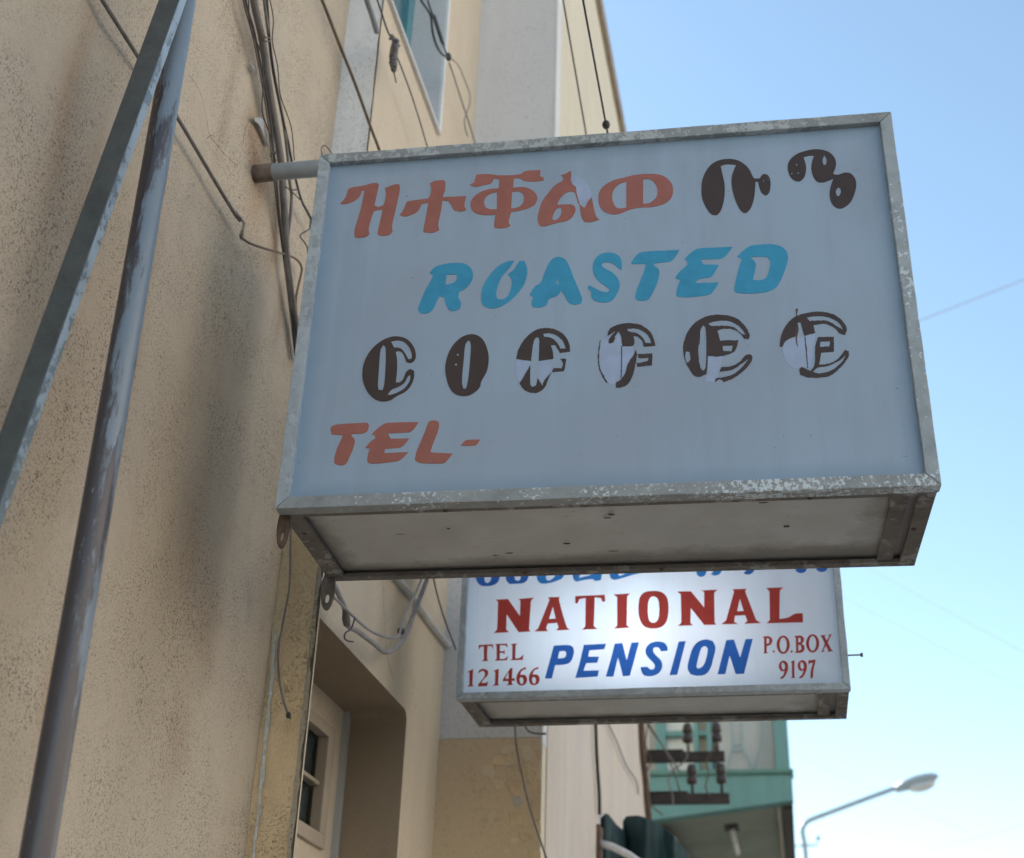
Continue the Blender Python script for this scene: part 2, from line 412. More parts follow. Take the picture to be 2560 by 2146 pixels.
# ---------------------------------------------------------------- near house with pitted tan plaster
near = empty('plastered_house', (XW, 0, 0), 'near house wall of pitted tan plaster with brown stains', 'house')
def stain_list():
    L = []
    def s(u, v, sy, sz, col): p = onX(u, v, XW); L.append((p.y, p.z, sy, sz, col))
    s(440, 1330, .15, .38, (.84, .78, .71)); s(300, 620, .10, .4, (.95, .91, .86)); s(120, 1150, .08, .4, (.9, .85, .79)); s(510, 1560, .06, .14, (.82, .74, .68)); s(470, 1380, .05, .16, (.92, .86, .81)); s(540, 900, .05, .12, (.97, .92, .88))
    s(650, 432, .055, .050, (.42, .31, .25)); s(632, 350, .05, .08, (.74, .60, .50)); s(685, 560, .03, .13, (.70, .58, .50)); s(640, 520, .05, .09, (.84, .72, .64))
    s(40, 160, .13, .30, (.84, .88, .92)); s(180, 220, .030, .30, (.80, .70, .62)); s(200, 560, .03, .25, (.86, .76, .69))
    s(160, 420, .04, .2, (.85, .82, .8)); s(330, 900, .03, .3, (.88, .82, .77)); s(60, 900, .06, .3, (.88, .86, .84))
    s(120, 1750, .03, .09, (.84, .76, .7))
    s(440, 1850, .04, .10, (.86, .79, .74)); s(620, 1500, .03, .05, (.80, .84, .9)); s(700, 760, .02, .13, (.72, .64, .58))
    s(720, 250, .05, .2, (1.1, 1.08, 1.04)); s(520, 500, .06, .25, (1.08, 1.07, 1.06)); s(15, 1950, .05, .12, (.84, .83, .82))
    s(560, 300, .018, .2, (.84, .80, .78)); s(590, 180, .018, .25, (.86, .82, .80))
    s(330, 1400, .05, .2, (1.06, 1.04, 1.02)); s(420, 1250, .05, .25, (1.05, 1.04, 1.02))
    return L
def near_wall():
    ys = np.concatenate([np.linspace(-6, .8, 8)[:-1], np.linspace(.8, YS, 150)])
    zs = np.concatenate([np.linspace(-.1, 1.5, 6)[:-1], np.linspace(1.5, 5.2, 270), np.linspace(5.2, 9.2, 10)[1:]])
    ST = stain_list()
    v, c = [], []
    for y in ys:
        for z in zs:
            d = .010*noise.noise((y*2.2, z*.9, 3.3)) + .0055*noise.noise((y*9, z*3, 8)) + .0012*noise.noise((y*40, z*30, 1))
            if y > YS-.05: d *= max(0, (YS-y)/.05)
            v.append((XW + d, y, z))
            q = [1, 1, 1]
            wy = y + .02*noise.noise((y*8, z*8, 5)); wz = z + .06*noise.noise((y*7, z*5, 9))
            for (sy, sz, ay, az, col) in ST:
                e = ((wy-sy)/ay)**2 + ((wz-sz)/az)**2
                if e < 9:
                    k = .8*math.exp(-e)
                    for i in range(3): q[i] *= 1 + (col[i]-1)*k
            c.append(q)
    nz = len(zs)
    f = [(i*nz+j, (i+1)*nz+j, (i+1)*nz+j+1, i*nz+j+1) for i in range(len(ys)-1) for j in range(nz-1)]
    me = bpy.data.meshes.new('wall')
    me.from_pydata([tuple(Vector(p)-ORIG[near]) for p in v], [], f); me.update()
    at = me.attributes.new('stain', 'FLOAT_COLOR', 'POINT')
    at.data.foreach_set('color', np.array([x+[1] for x in c], dtype=np.float32).ravel())
    for p in me.polygons: p.use_smooth = True
    me.materials.append(M['near_plaster'])
    o = bpy.data.objects.new('wall', me); COL.objects.link(o); o.parent = near; ORIG[o] = ORIG[near]
    return o
wall_o = near_wall()
obj('roof', MB().box(-9, XW+.12, -6, YS-.004, 9.2, 9.5), M['coping'], near, bevel=.01)
obj('side_wall', MB().box(-9, XW-.03, -6, YS-.01, -.1, 9.19), M['near_plaster'], near)
def ribbon(pts, w, nrm):
    mb = MB(); pts = smooth_path(pts, 4); a = []
    for i, p in enumerate(pts):
        t = (pts[min(i+1, len(pts)-1)]-pts[max(i-1, 0)]).normalized(); s = t.cross(nrm)*w*(.5+random.random()*.8)
        a.append((p-s, p+s))
    for i in range(len(a)-1): mb.quad(a[i][0], a[i][1], a[i+1][1], a[i+1][0])
    return mb
Z2 = lambda x, y: (x*.3978, y*.3978)
ck = [(1185,470),(1230,530),(1270,620),(1300,760),(1318,850),(1370,920),(1430,990),(1490,1045)]
obj('crack', ribbon([onX(*Z2(*p), XW+.013) for p in ck], .0009, Vector((1,0,0))), M['crack'], near)
obj('crack', ribbon([onX(*Z2(*p), XW+.013) for p in [(1300,870),(1330,850),(1350,865)]], .0008, Vector((1,0,0))), M['crack'], near)
obj('crack', ribbon([onX(u, v, XW+.013) for u, v in [(625,295),(612,330),(607,362)]], .0009, Vector((1,0,0))), M['crack'], near)
ch = [(1590,742),(1625,738),(1655,760),(1650,800),(1668,850),(1688,905),(1680,922),(1662,880),(1640,820),(1615,775),(1595,765)]
def flat_poly(pts, nrm, th):
    """a thin plate from an outline in 3-D"""
    mb = MB(); n = len(pts); a = [Vector(p) for p in pts]; b = [p+nrm*th for p in a]
    tri = tessellate_polygon([b])
    mb.add(a+b, [tuple(i+n for i in t) for t in tri] + [(i, (i+1) % n, n+(i+1) % n, n+i) for i in range(n)])
    return mb
obj('paint_chip', flat_poly([onX(*Z2(*p), XW+.009) for p in ch], Vector((1,0,0)), .003), M['chip'], near, label='bluish white smear of old paint')
obj('paint_chip', flat_poly([onX(*Z2(*p), XW+.009) for p in [(1565,405),(1600,415),(1612,450),(1605,470),(1590,440)]], Vector((1,0,0)), .003), M['chip'], near)

# the narrow return at the corner, whitewashed above, ochre below
def rough_strip(x0, x1, z0, z1, nx, nz, amp, Y, jag=None):
    v, f = [], []
    for i in range(nx+1):
        for j in range(nz+1):
            x = x0+(x1-x0)*i/nx; z = z0+(z1-z0)*j/nz
            if jag and i == nx: x += jag*noise.noise((z*14, 2.2, 0)) + jag*.6*noise.noise((z*45, 7, 0))
            v.append((x, Y - .002 + amp*noise.noise((x*30, 4, z*22)) + amp*.6*noise.noise((x*90, 1, z*80)) , z))
    for i in range(nx):
        for j in range(nz): f.append((i*(nz+1)+j, (i+1)*(nz+1)+j, (i+1)*(nz+1)+j+1, i*(nz+1)+j+1))
    return MB().add(v, f)
obj('corner_return', rough_strip(XW, X2-.012, 0, 3.32, 12, 260, .0035, YS, .003), M['ochre'], near, True, label='rough ochre plaster strip at the corner')
obj('corner_return', rough_strip(XW, X2-.002, 3.322, 9.2, 12, 160, .0025, YS, .002), M['blue_wash'], near, True, label='whitewashed strip at the corner')
obj('plaster_edge', rough_strip(X2-.0125, X2-.002, 0, 3.32, 4, 300, .004, YS-.003, .006), M['near_plaster_edge'], near, True, label='crumbling grey plaster edge')
# thin strip of flaked white paint along the inner edge of the ochre
fl = []
for side in (0, 1):
    seq = [k/90 for k in range(91)]
    for t in (seq if side == 0 else seq[::-1]):
        v = 1575+t*600; u = 690-(v-1575)*.0965
        if side == 0: fl.append((u-3+random.uniform(-1.5, 1.5), v))
        else: fl.append((u+2+(6.5*max(0, math.sin(math.pi*min(1, t*1.15)))**.5)*(.55+.9*noise.noise((t*14, 3, 1))+.5*noise.noise((t*40, 5, 1)))+random.uniform(-.8, .8), v))
obj('paint_chip', flat_poly([onY(u, v, YS-.006) for u, v in fl], Vector((0,-1,0)), .002), M['flake'], near, label='flaked white paint along the ochre strip')

# ---------------------------------------------------------------- middle house with the doorway
mid = empty('doorway_house', (X2, 3.3, 0), 'cream plaster house with recessed doorway behind the larger sign', 'house')
DZ, DY0, DY1 = 2.64, 2.752, 3.52
WZ, WY0, WY1 = 4.64, 2.80, 3.385
def wall_holes(outline, holes):
    loops = [[Vector((0, y, z)) for y, z in l] for l in [outline]+holes]
    fl = [p for l in loops for p in l]
    return [Vector((X2, p.y, p.z)) for p in fl], tessellate_polygon(loops)
rc = []
for k in range(5):                                         # rounded plaster corner of the opening
    a = math.pi/2*k/4; rc.append((DY1-.03+.03*math.sin(a), DZ-.03+.03*math.cos(a)))
door_loop = [(DY0, .02), (DY0, DZ)] + rc + [(DY1, .02)]
win_loop = [(WY0, WZ), (WY0, 6.1), (WY1, 6.1), (WY1, WZ)]
mw = MB(); vs, fs = wall_holes([(YS+.004, 0), (YS+.004, 9.3), (YR, 9.3), (YR, 0)], [door_loop, win_loop]); mw.add(vs, fs)
obj('wall', mw, M['mid_plaster'], mid)
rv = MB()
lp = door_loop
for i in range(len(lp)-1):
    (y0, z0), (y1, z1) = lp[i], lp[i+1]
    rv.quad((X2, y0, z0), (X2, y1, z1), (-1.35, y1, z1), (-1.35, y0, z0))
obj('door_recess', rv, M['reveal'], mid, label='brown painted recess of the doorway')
XB = -1.215
iw = [onX(u, v, XB) for u, v in [(770,1835),(826,1852),(808,2092),(740,2066)]]
# recess back wall with an opening for the inner window
y0w, y1w = 2.90, onX(812, 1852, XB).y
zt = onX(826, 1852, XB).z; zb = onX(805, 2092, XB).z
bw = MB(); loops = [[Vector((0,a,b)) for a, b in l] for l in ([(DY0-.02, 0), (DY0-.02, DZ+.02), (DY1-.001, DZ+.02), (DY1-.001, 0)], [(y0w, zb), (y0w, zt), (y1w, zt), (y1w, zb)])]
bw.add([Vector((XB, p.y, p.z)) for l in loops for p in l], tessellate_polygon(loops))
obj('recess_back_wall', bw, M['mid_plaster'], mid)
fw = obj('inner_window', MB().box(XB-.02, XB+.012, y0w-.001, y1w+.05, zt, zt+.03).box(XB-.02, XB+.012, y0w-.001, y1w+.05, zb-.035, zb)
         .box(XB-.02, XB+.012, y1w, y1w+.05, zb, zt).box(XB-.02, XB+.012, y0w-.03, y0w, zb, zt)
         .box(XB-.03, XB-.002, y0w, y1w, (zb+zt)/2-.006, (zb+zt)/2+.006), M['cream_paint'], mid, bevel=.003)
obj('pane', MB().box(XB-.035, XB-.031, y0w, y1w, zb, zt), M['pane'], fw)
jx = onY(868, 1790, DY1-.004)
obj('door_frame', MB().box(XB, XB+.016, DY1-.024, DY1-.001, 0, DZ-.002), M['grey_panel'], mid, label='pale upright board in the doorway corner')
obj('roof', MB().box(-9, X2+.06, YS+.004, YR-.004, 9.3, 9.55), M['coping'], mid, bevel=.01)
obj('crack', ribbon([onX(600+.435*x, 1380+.435*y, X2+.0008) for x, y in [(820,150),(826,300),(830,430),(845,590),(860,660),(885,735)]], .0008, Vector((1,0,0))), M['crack'], mid)
# upper window
win = obj('window', MB().box(X2-.16, X2-.12, WY0, WY0+.05, WZ, 6.1).box(X2-.16, X2-.12, WY1-.06, WY1, WZ, 6.1).box(X2-.16, X2-.12, WY0+.05, WY1-.06, WZ, WZ+.05)
          .box(X2-.155, X2-.125, 3.08, 3.12, WZ+.05, 6.1), M['teal'], mid, bevel=.003)
obj('pane', MB().box(X2-.145, X2-.138, WY0+.05, WY1-.06, WZ+.05, 6.1), M['pane_teal'], win)
wr = MB()
for (a, b), (c, d) in zip(win_loop, win_loop[1:]+win_loop[:1]):
    wr.quad((X2, a, b), (X2, c, d), (X2-.2, c, d), (X2-.2, a, b))
obj('window_reveal', wr, M['pale_plaster'], mid)
obj('sill', MB().box(X2-.15, X2+.014, WY0-.03, WY1+.012, WZ-.017, WZ-.001), M['pale_plaster'], mid, bevel=.003)
obj('window_trim', MB().box(X2-.05, X2+.010, WY1+.001, WY1+.024, WZ, 6.1), M['blue_wash'], mid, bevel=.002, label='pale painted edge of the window')

# ---------------------------------------------------------------- jutting house
jut = empty('jutting_house', (X4, YR, 0), 'tall cream house jutting out, its side half white and half brown', 'house')
ZB = 2.66
obj('wall', MB().box(-9, X4, YR, YE, -.1, 6.84), M['cream_plaster'], jut)
obj('side_wall', MB().box(-1.3, X4-.004, YR-.012, YR-.002, ZB, 6.84), M['pale_plaster'], jut, label='greyish white painted side wall')
obj('lower_paint', MB().box(-1.3, X4-.004, YR-.015, YR-.002, 0, ZB-.002), M['brown_paint'], jut, label='brown painted lower side wall')
obj('corner_trim', MB().box(X4-.003, X4+.003, YR-.014, YR+.085, ZB-.02, 6.84), M['blue_wash'], jut, label='pale stripe down the house corner')
obj('corner_trim', MB().box(X4-.003, X4+.002, YR-.012, YR+.05, 0, ZB-.022), M['cream_plaster'], jut)
obj('coping', MB().box(-9, X4+.03, YR-.02, YE+.02, 6.842, 6.92), M['coping'], jut, bevel=.006)
obj('lower_facade', MB().box(X4+.001, X4+.006, YR+.055, YE, 0, 4.2), M['weathered'], jut)
Z6 = lambda x, y: (1080+.2857*x, 1780+.2857*y)
stones = [(590,280,730,375,'c'),(505,385,725,480,'a'),(775,285,875,435,'c'),(900,330,1005,425,'b'),(425,445,560,590,'c'),(735,440,860,545,'a'),
          (648,550,785,745,'b'),(815,490,920,650,'a'),(925,600,1005,720,'b'),(865,715,985,950,'b'),(655,850,835,1010,'a'),(755,1050,900,1135,'b'),
          (820,1200,1000,1330,'a'),(535,595,640,690,'c'),(915,985,1010,1065,'c'),(700,735,815,825,'m'),(690,1100,760,1160,'c'),(620,440,730,485,'m'),(940,1100,1010,1190,'a'),
          (560,1140,600,1190,'c'),(620,1190,680,1240,'c')]
for x0, y0, x1, y1, k in stones:
    cx, cy, rx, ry = (x0+x1)/2, (y0+y1)/2, (x1-x0)/2, (y1-y0)/2
    n = 8; o, i = [], []
    for q in range(n):
        a = 2*math.pi*q/n + random.uniform(-.35, .35); e = random.uniform(.68, 1.18)
        ca, sa = math.cos(a), math.sin(a); m_ = max(abs(ca), abs(sa))**.6
        px_ = (cx+rx*ca/m_*e, cy+ry*sa/m_*e)
        px_ = (min(px_[0], 952), px_[1])
        o.append(onY(*Z6(*px_), YR-.015)); i.append(onY(*Z6(cx+(px_[0]-cx)*.94, cy+(px_[1]-cy)*.94), YR-.015-random.uniform(.001, .0035)))
    mb = MB().add(o+i, [tuple(range(n, 2*n))]+[(q, (q+1) % n, n+(q+1) % n, n+q) for q in range(n)])
    obj('stone', mb, M[{'a': 'stone_a', 'b': 'stone_b', 'c': 'stone_c', 'm': 'mortar'}[k]], jut)

# ---------------------------------------------------------------- green house with the balcony
GY = 9.0
gr = empty('green_house', (-.7, GY, 0), 'green painted house with an overhanging glazed balcony far down the street', 'house')
gxr = onY(1981, 1960, GY).x; gxl = -1.4
z_t = onY(1900, 1936, GY).z
zl, zr = 3.46, onY(1981, 2002, GY).z
fz = MB().add([(gxl, GY, zl-.05), (gxr, GY, zr), (gxr, GY, z_t), (gxl, GY, z_t), (gxl, GY+.12, zl-.05), (gxr, GY+.12, zr), (gxr, GY+.12, z_t), (gxl, GY+.12, z_t)],
               [(0,1,2,3),(4,7,6,5),(0,4,5,1),(3,2,6,7),(1,5,6,2),(0,3,7,4)])
obj('fascia', fz, M['green_paint'], gr, bevel=.006)
obj('fascia_cap', MB().box(gxl, gxr+.012, GY-.02, GY+.16, z_t+.002, z_t+.03), M['green_dark'], gr)
obj('balcony_slab', MB().add([(gxl, GY+.121, zl-.02), (gxr-.02, GY+.121, zr+.01), (gxr-.02, 15, zr+.01), (gxl, 15, zl-.02), (gxl, GY+.121, z_t), (gxr-.02, GY+.121, z_t), (gxr-.02, 15, z_t), (gxl, 15, z_t)],
    [(0,3,2,1),(4,5,6,7),(0,1,5,4),(1,2,6,5),(2,3,7,6),(3,0,4,7)]), M['soffit_paint'], gr)
obj('edge_beam', MB().box(gxr-.07, gxr-.005, GY+.125, 15, zr-.03, zr+.008), M['beam'], gr, label='dark beam along the balcony edge')
obj('pipe', MB().tube([(gxr-.10, GY+.13, zr-.02), (gxr-.10, 15, zr-.02)], .012), M['cream_paint'], gr)
obj('wall', MB().box(-9, -.76, GY+.25, 16, -.1, 3.42), M['soffit_paint'], gr)
obj('upper_wall', MB().box(-9, gxr-.09, GY+.26, 16, z_t+.001, 6.6), M['grey_panel'], gr)
obj('roof', MB().box(-9, gxr+.2, GY-.1, 16, 6.61, 6.75), M['coping'], gr)
px = lambda u: onY(u, 1870, GY+.03).x
obj('post', MB().box(px(1937), px(1972), GY+.01, GY+.10, z_t+.03, 6.6), M['green_paint'], gr)
obj('panel', MB().box(px(1796), px(1932), GY+.12, GY+.16, z_t+.031, 4.9), M['grey_panel'], gr, label='pale grey balcony panel')
wn = obj('window', MB().box(px(1638), px(1662), GY+.10, GY+.16, z_t+.031, 5.2).box(px(1733), px(1745), GY+.10, GY+.16, z_t+.031, 5.2)
         .box(px(1766), px(1778), GY+.10, GY+.16, z_t+.031, 5.2).box(px(1662), px(1778), GY+.10, GY+.16, z_t+.031, z_t+.06)
         .box(px(1662), px(1778), GY+.11, GY+.15, z_t+.30, z_t+.335), M['green_paint'], gr, label='balcony window with green bars')
obj('pane', MB().box(px(1662), px(1733), GY+.165, GY+.17, z_t+.031, 5.2), M['white_paint'], wn, label='whitened lower pane')
obj('pane', MB().box(px(1745), px(1766), GY+.165, GY+.17, z_t+.031, 5.2), M['cream_paint'], wn)
gl = MB()
zz = [(1828,1800),(1832,1866),(1818,1930)], [(1853,1800),(1853,1862),(1885,1934)], [(1906,1800),(1904,1858),(1884,1934)], [(1832,1866),(1853,1862)], [(1826,1880),(1858,1874)]
for l in zz: gl.tube([onY(u, v, GY+.08) for u, v in l], .006, 6)
obj('railing', gl, M['grille_blue'], gr, label='thin blue zigzag grille bars')
lampc = onY(1828, 2085, GY+.8)
sz_ = zl+(zr-zl)*.8
cl = onP(1828, 2065, Vector((0,0,zr-.03)), Vector((0,0,1)))
ls = empty('soffit_lamp', (cl.x, cl.y, zr-.02), 'small white tube lamp under the green balcony', 'lamp')
obj('base', MB().box(cl.x-.05, cl.x+.05, cl.y-.1, cl.y+.12, zr-.045, zr+.008), M['beam'], ls, bevel=.005)
obj('tube', MB().tube([(cl.x+.005, cl.y-.05, zr-.075), (cl.x+.005, cl.y+.75, zr-.075)], .022, 10).box(cl.x-.01, cl.x+.02, cl.y, cl.y+.02, zr-.075, zr-.045).box(cl.x-.01, cl.x+.02, cl.y+.6, cl.y+.62, zr-.075, zr-.0), M['white_paint'], ls, True)

# ---------------------------------------------------------------- lettering
def smooth_loop(pts, corner=50, n=5):
    m = len(pts); P = [Vector((x, y)) for x, y in pts]
    isc = []
    for i in range(m):
        a = P[i]-P[i-1]; b = P[(i+1) % m]-P[i]
        ang = math.degrees(abs(a.angle_signed(b))) if a.length > 1e-6 and b.length > 1e-6 else 0
        isc.append(ang > corner)
    T = []
    res = []
    for i in range(m):
        j = (i+1) % m
        p0, p1, p2, p3 = P[i-1], P[i], P[j], P[(i+2) % m]
        L = (p2-p1).length
        def tan(a, b, c):
            d = (c-a); return d.normalized()*L if d.length > 1e-6 else d
        t1 = (p2-p1) if isc[i] else tan(p0, p1, p2)
        t2 = (p2-p1) if isc[j] else tan(p1, p2, p3)
        if isc[i] and isc[j]:
            res.append(p1); continue
        for k in range(n):
            t = k/n
            h1 = 2*t**3-3*t*t+1; h2 = t**3-2*t*t+t; h3 = -2*t**3+3*t*t; h4 = t**3-t*t
            res.append(p1*h1 + t1*h2 + p2*h3 + t2*h4)
    return res
def letter(name, loops, reg, plane, mat, parent, label, th=.0009, corner=50, rag=0):
    p0, nrm = plane; ox, oy, sc = reg
    L = []
    for l in loops:
        q = smooth_loop(l, corner) if len(l) > 3 else [Vector(a) for a in l]
        if rag:
            qq = []
            for i, a in enumerate(q):
                b = q[(i+1) % len(q)]; m = max(1, int((b-a).length/5))
                for k in range(m):
                    p = a.lerp(b, k/m); qq.append(p + Vector((noise.noise((p.x*.11, p.y*.11, 3.1)), noise.noise((p.x*.11, p.y*.11, 9.7))))*rag)
            q = qq
        L.append([onP(ox+sc*a.x, oy+sc*a.y, p0, nrm)-nrm*0 for a in q])
    flat = [p for l in L for p in l]
    ex = Vector((-nrm.y, nrm.x, 0)).normalized()
    loc2 = [[Vector(((p-p0).dot(ex), (p-p0).z, 0)) for p in l] for l in L]
    tri = tessellate_polygon(loc2)
    n = len(flat); mb = MB()
    top = [p + nrm*th for p in flat]
    fs = [tuple(i+n for i in t) for t in tri]; b = 0
    for l in L:
        k = len(l); fs += [(b+i, b+(i+1) % k, n+b+(i+1) % k, n+b+i) for i in range(k)]; b += k
    mb.add(flat+top, fs)
    return obj('letter' if name is None else name, mb, mat, parent, label=label)

def make_sign(root, c, yaw, W, H, D, mats, t=.0215):
    """box sign; c = front bottom left corner"""
    ex = Vector((math.cos(yaw), math.sin(yaw), 0)); ey = Vector((-math.sin(yaw), math.cos(yaw), 0)); ez = Vector((0,0,1))
    P = lambda a, b, z: c + ex*a + ey*b + ez*z
    g = .0007; df = .026
    def bar(q0, q1, q2, q3, mat, label):
        # q0-q1 outer edge, q3-q2 inner edge; a little bent and dented along its length
        mb = MB(); n = 22; vs = []; sd_ = random.uniform(0, 50)
        for i in range(n+1):
            t = i/n; k = min(1, 6*t, 6*(1-t))
            o = (q0[0]+(q1[0]-q0[0])*t, q0[1]+(q1[1]-q0[1])*t); q_ = (q3[0]+(q2[0]-q3[0])*t, q3[1]+(q2[1]-q3[1])*t)
            j = [(noise.noise((t*9, sd_, m_*3.1))*.0011 + noise.noise((t*30, sd_, m_*5.3))*.0005)*k for m_ in range(4)]
            hx = abs(q1[0]-q0[0]) > abs(q1[1]-q0[1])
            sh_ = lambda p, d: (p[0], p[1]+d) if hx else (p[0]+d, p[1])
            o, q_ = sh_(o, j[0]), sh_(q_, j[1])
            vs += [P(o[0], -.004+j[2], o[1]), P(q_[0], -.004+j[3], q_[1]), P(q_[0], df, q_[1]), P(o[0], df, o[1])]
        fs = [(0,1,2,3), (4*n+3,4*n+2,4*n+1,4*n)]
        for i in range(n):
            for c_ in range(4): fs.append((4*i+c_, 4*i+(c_+1) % 4, 4*i+4+(c_+1) % 4, 4*i+4+c_))
        mb.add(vs, fs)
        return obj('frame_bar', mb, mat, root, bevel=.0016, label=label)
    e = .003
    bar((-e+g,-e),(W+e-g,-e),(W-t-g,t),(t+g,t), mats['bottom'], 'lower frame bar with flaking white paint')
    bar((-e+g,H+e),(W+e-g,H+e),(W-t-g,H-t),(t+g,H-t), mats['top'], 'upper frame bar of weathered grey metal')
    bar((-e,-e+g),(-e,H+e-g),(t,H-t-g),(t,t+g), mats['left'], 'smooth grey frame bar nearest the wall')
    bar((W+e,-e+g),(W+e,H+e-g),(W-t,H-t-g),(W-t,t+g), mats['right'], 'outer frame bar with chipped paint')
    yp = .009
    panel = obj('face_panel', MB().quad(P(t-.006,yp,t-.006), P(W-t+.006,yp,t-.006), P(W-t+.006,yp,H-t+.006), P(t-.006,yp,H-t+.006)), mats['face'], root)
    s = .0015
    obj('side_panel', MB().obox(P(.001, df, .001), ex*.0025, ey*(D-df-.002), ez*(H-.002)), mats['side'], root)
    obj('side_panel', MB().obox(P(W-.0035, df, .001), ex*.0025, ey*(D-df-.002), ez*(H-.002)), mats['side'], root)
    obj('top_panel', MB().obox(P(.004, df, H-.004), ex*(W-.008), ey*(D-df-.002), ez*.003), mats['side'], root)
    obj('back_panel', MB().obox(P(.001, D-.002, .001), ex*(W-.002), ey*.002, ez*(H-.002)), mats['side'], root)
    obj('bottom_panel', MB().obox(P(.004, df, .016), ex*(W-.008), ey*(D-df-.003), ez*.003), mats['under'], root)
    # angle iron rails round the underside
    rw = .018
    obj('bottom_rail', MB().obox(P(.0, df+.0005, .0), ex*W, ey*rw, ez*.009), mats['rail'], root, bevel=.001, label='rusty front rail of the underside')
    obj('bottom_rail', MB().obox(P(.0, D-rw-.004, .0), ex*W, ey*(rw+.004), ez*.009).obox(P(.0, D-.0015, .0), ex*W, ey*.003, ez*.016), mats['rail'], root, bevel=.001, label='grimy rear rail of the underside')
    obj('bottom_rail', MB().obox(P(.0, df+rw+.001, .0005), ex*.036, ey*(D-df-2*rw-.006), ez*.0085), mats['rail'], root, bevel=.001)
    obj('bottom_rail', MB().obox(P(W-.030, df+rw+.001, .0005), ex*.030, ey*(D-df-2*rw-.006), ez*.0085).obox(P(W-.075, df+rw+.001, .004), ex*.030, ey*(D-df-2*rw-.006), ez*.005), mats['rail'], root, bevel=.001)
    return P, ex, ey, panel, (P(0, yp, 0), -ey)

# ---- sign of the coffee roaster
C1 = Vector((-.9032, 2.1152, 1.6+1.0203))
s1 = empty('box_sign', C1, 'large grey box sign reading ROASTED COFFEE with peeling letters', 'sign')
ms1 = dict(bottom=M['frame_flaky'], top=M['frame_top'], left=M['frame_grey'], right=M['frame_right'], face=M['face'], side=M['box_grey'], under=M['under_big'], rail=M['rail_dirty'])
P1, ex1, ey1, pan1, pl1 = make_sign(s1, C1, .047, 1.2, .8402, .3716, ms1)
pw = onY(636, 436, 2.30); pe = onY(812, 425, 2.32)
obj('support_pipe', MB().tube([Vector((XW-.02, 2.30, pw.z)), Vector((pw.x+.04, 2.30, pw.z)), Vector((P1(.004, .19, 0).x, 2.315, pe.z))], .0205, 16), M['pipe_paint'], s1, True)
obj('pipe_end', MB().tube([Vector((XW-.02, 2.30, pw.z)), Vector((XW+.045, 2.30, pw.z))], .0215, 16), M['rusty'], s1, True, label='rusty end of the support pipe')
def lug(c, rx, rz, yt):
    mb = MB(); n = 16; a, b, h, h2 = [], [], [], []
    for k in range(n):
        t = 2*math.pi*k/n; a.append(c+ex1*(rx*math.cos(t)) + Vector((0,0,rz*math.sin(t)))); h.append(c+Vector((0,0,-rz*.45))+ex1*(rx*.32*math.cos(t))+Vector((0,0,rz*.22*math.sin(t))))
    b = [p+ey1*yt for p in a]; h2 = [p+ey1*yt for p in h]
    fs = []
    for k in range(n):
        k2 = (k+1) % n
        fs += [(k, k2, 2*n+k2, 2*n+k), (n+k2, n+k, 3*n+k, 3*n+k2), (k2, k, n+k, n+k2), (2*n+k, 2*n+k2, 3*n+k2, 3*n+k)]
    return mb.add(a+b+h+h2, fs)
obj('mounting_lug', lug(P1(.004, .035, -.022), .012, .045, .005), M['rust_dark'], s1, True)
obj('mounting_lug', lug(P1(.004, .350, -.026), .015, .047, .005), M['lug_grey'], s1, True)
obj('wire_loop', MB().tube(smooth_path([P1(.004,.0,.838), P1(-.002,-.002,.86), P1(.006,-.004,.868), P1(.02,-.004,.85), P1(.028,-.002,.836)]), .0012, 6), M['cable_grey'], s1, True)
bs = MB()
for a, b, r1, r2 in [(.40,.27,.009,.004),(.52,.23,.009,.005),(.62,.10,.006,.005),(.61,.115,.008,.004),(.90,.07,.010,.003),(.945,.18,.007,.006),(.37,.28,.005,.003),(.61,.275,.012,.003),(.30,.14,.004,.004),(.20,.16,.014,.0015)]:
    c = P1(a, b, .0095); bs.add([c+ex1*(r1*math.cos(2*math.pi*k/8)*random.uniform(.7,1.2)) + ey1*(r2*math.sin(2*math.pi*k/8)*random.uniform(.7,1.2)) for k in range(8)], [tuple(range(8))])
obj('dirt_spots', bs, M['crack'], s1, label='dark specks of dirt on the underside', kind='stuff')

A_, B_, C_, D_, E_, F_, G_, H_ = (840,400,.2381),(1240,400,.2381),(1730,350,.214286),(1030,620,.2381),(1480,590,.247619),(890,810,.261905),(1470,760,.32381),(810,1040,.195238)
def lt(loops, reg, mat, label, name='letter', **k):
    if name == 'glue_mark': k.update(th=.0004, rag=7)
    elif any(t in label for t in ('broken', 'torn', 'brown letter E', 'thin')): k.update(rag=4.5)
    return letter(name, loops, reg, pl1, M[mat], pan1, label, **k)
sh = lambda l, dx, dy=0: [(x+dx, y+dy) for x, y in l]
lt([[(42,465),(100,395),(130,308),(180,290),(290,272),(380,248),(435,245),(452,265),(440,320),(405,480),(440,497),(495,480),(515,430),(525,350),(512,300),(560,280),(630,258),(668,262),(672,310),(655,400),(620,560),(590,690),(595,755),(560,790),(500,800),(440,790),(440,755),(470,620),(490,525),(440,530),(400,540),(370,620),(345,730),(352,780),(320,808),(240,822),(195,810),(195,740),(225,640),(270,480),(300,320),(270,330),(250,385),(200,430),(130,460),(70,468)]], A_, 'v_red', 'first red letter of the top row', corner=42)
lt([[(668,578),(700,540),(745,440),(800,430),(970,408),(990,370),(1000,300),(985,250),(1040,222),(1130,215),(1150,235),(1145,320),(1120,393),(1240,388),(1370,382),(1355,440),(1350,490),(1370,530),(1310,545),(1240,530),(1205,470),(1180,432),(1118,430),(1105,530),(1075,680),(1085,740),(1010,768),(920,762),(920,730),(945,600),(970,452),(900,465),(860,540),(790,580),(720,598)]], A_, 'v_red', 'second red letter of the top row', corner=42)
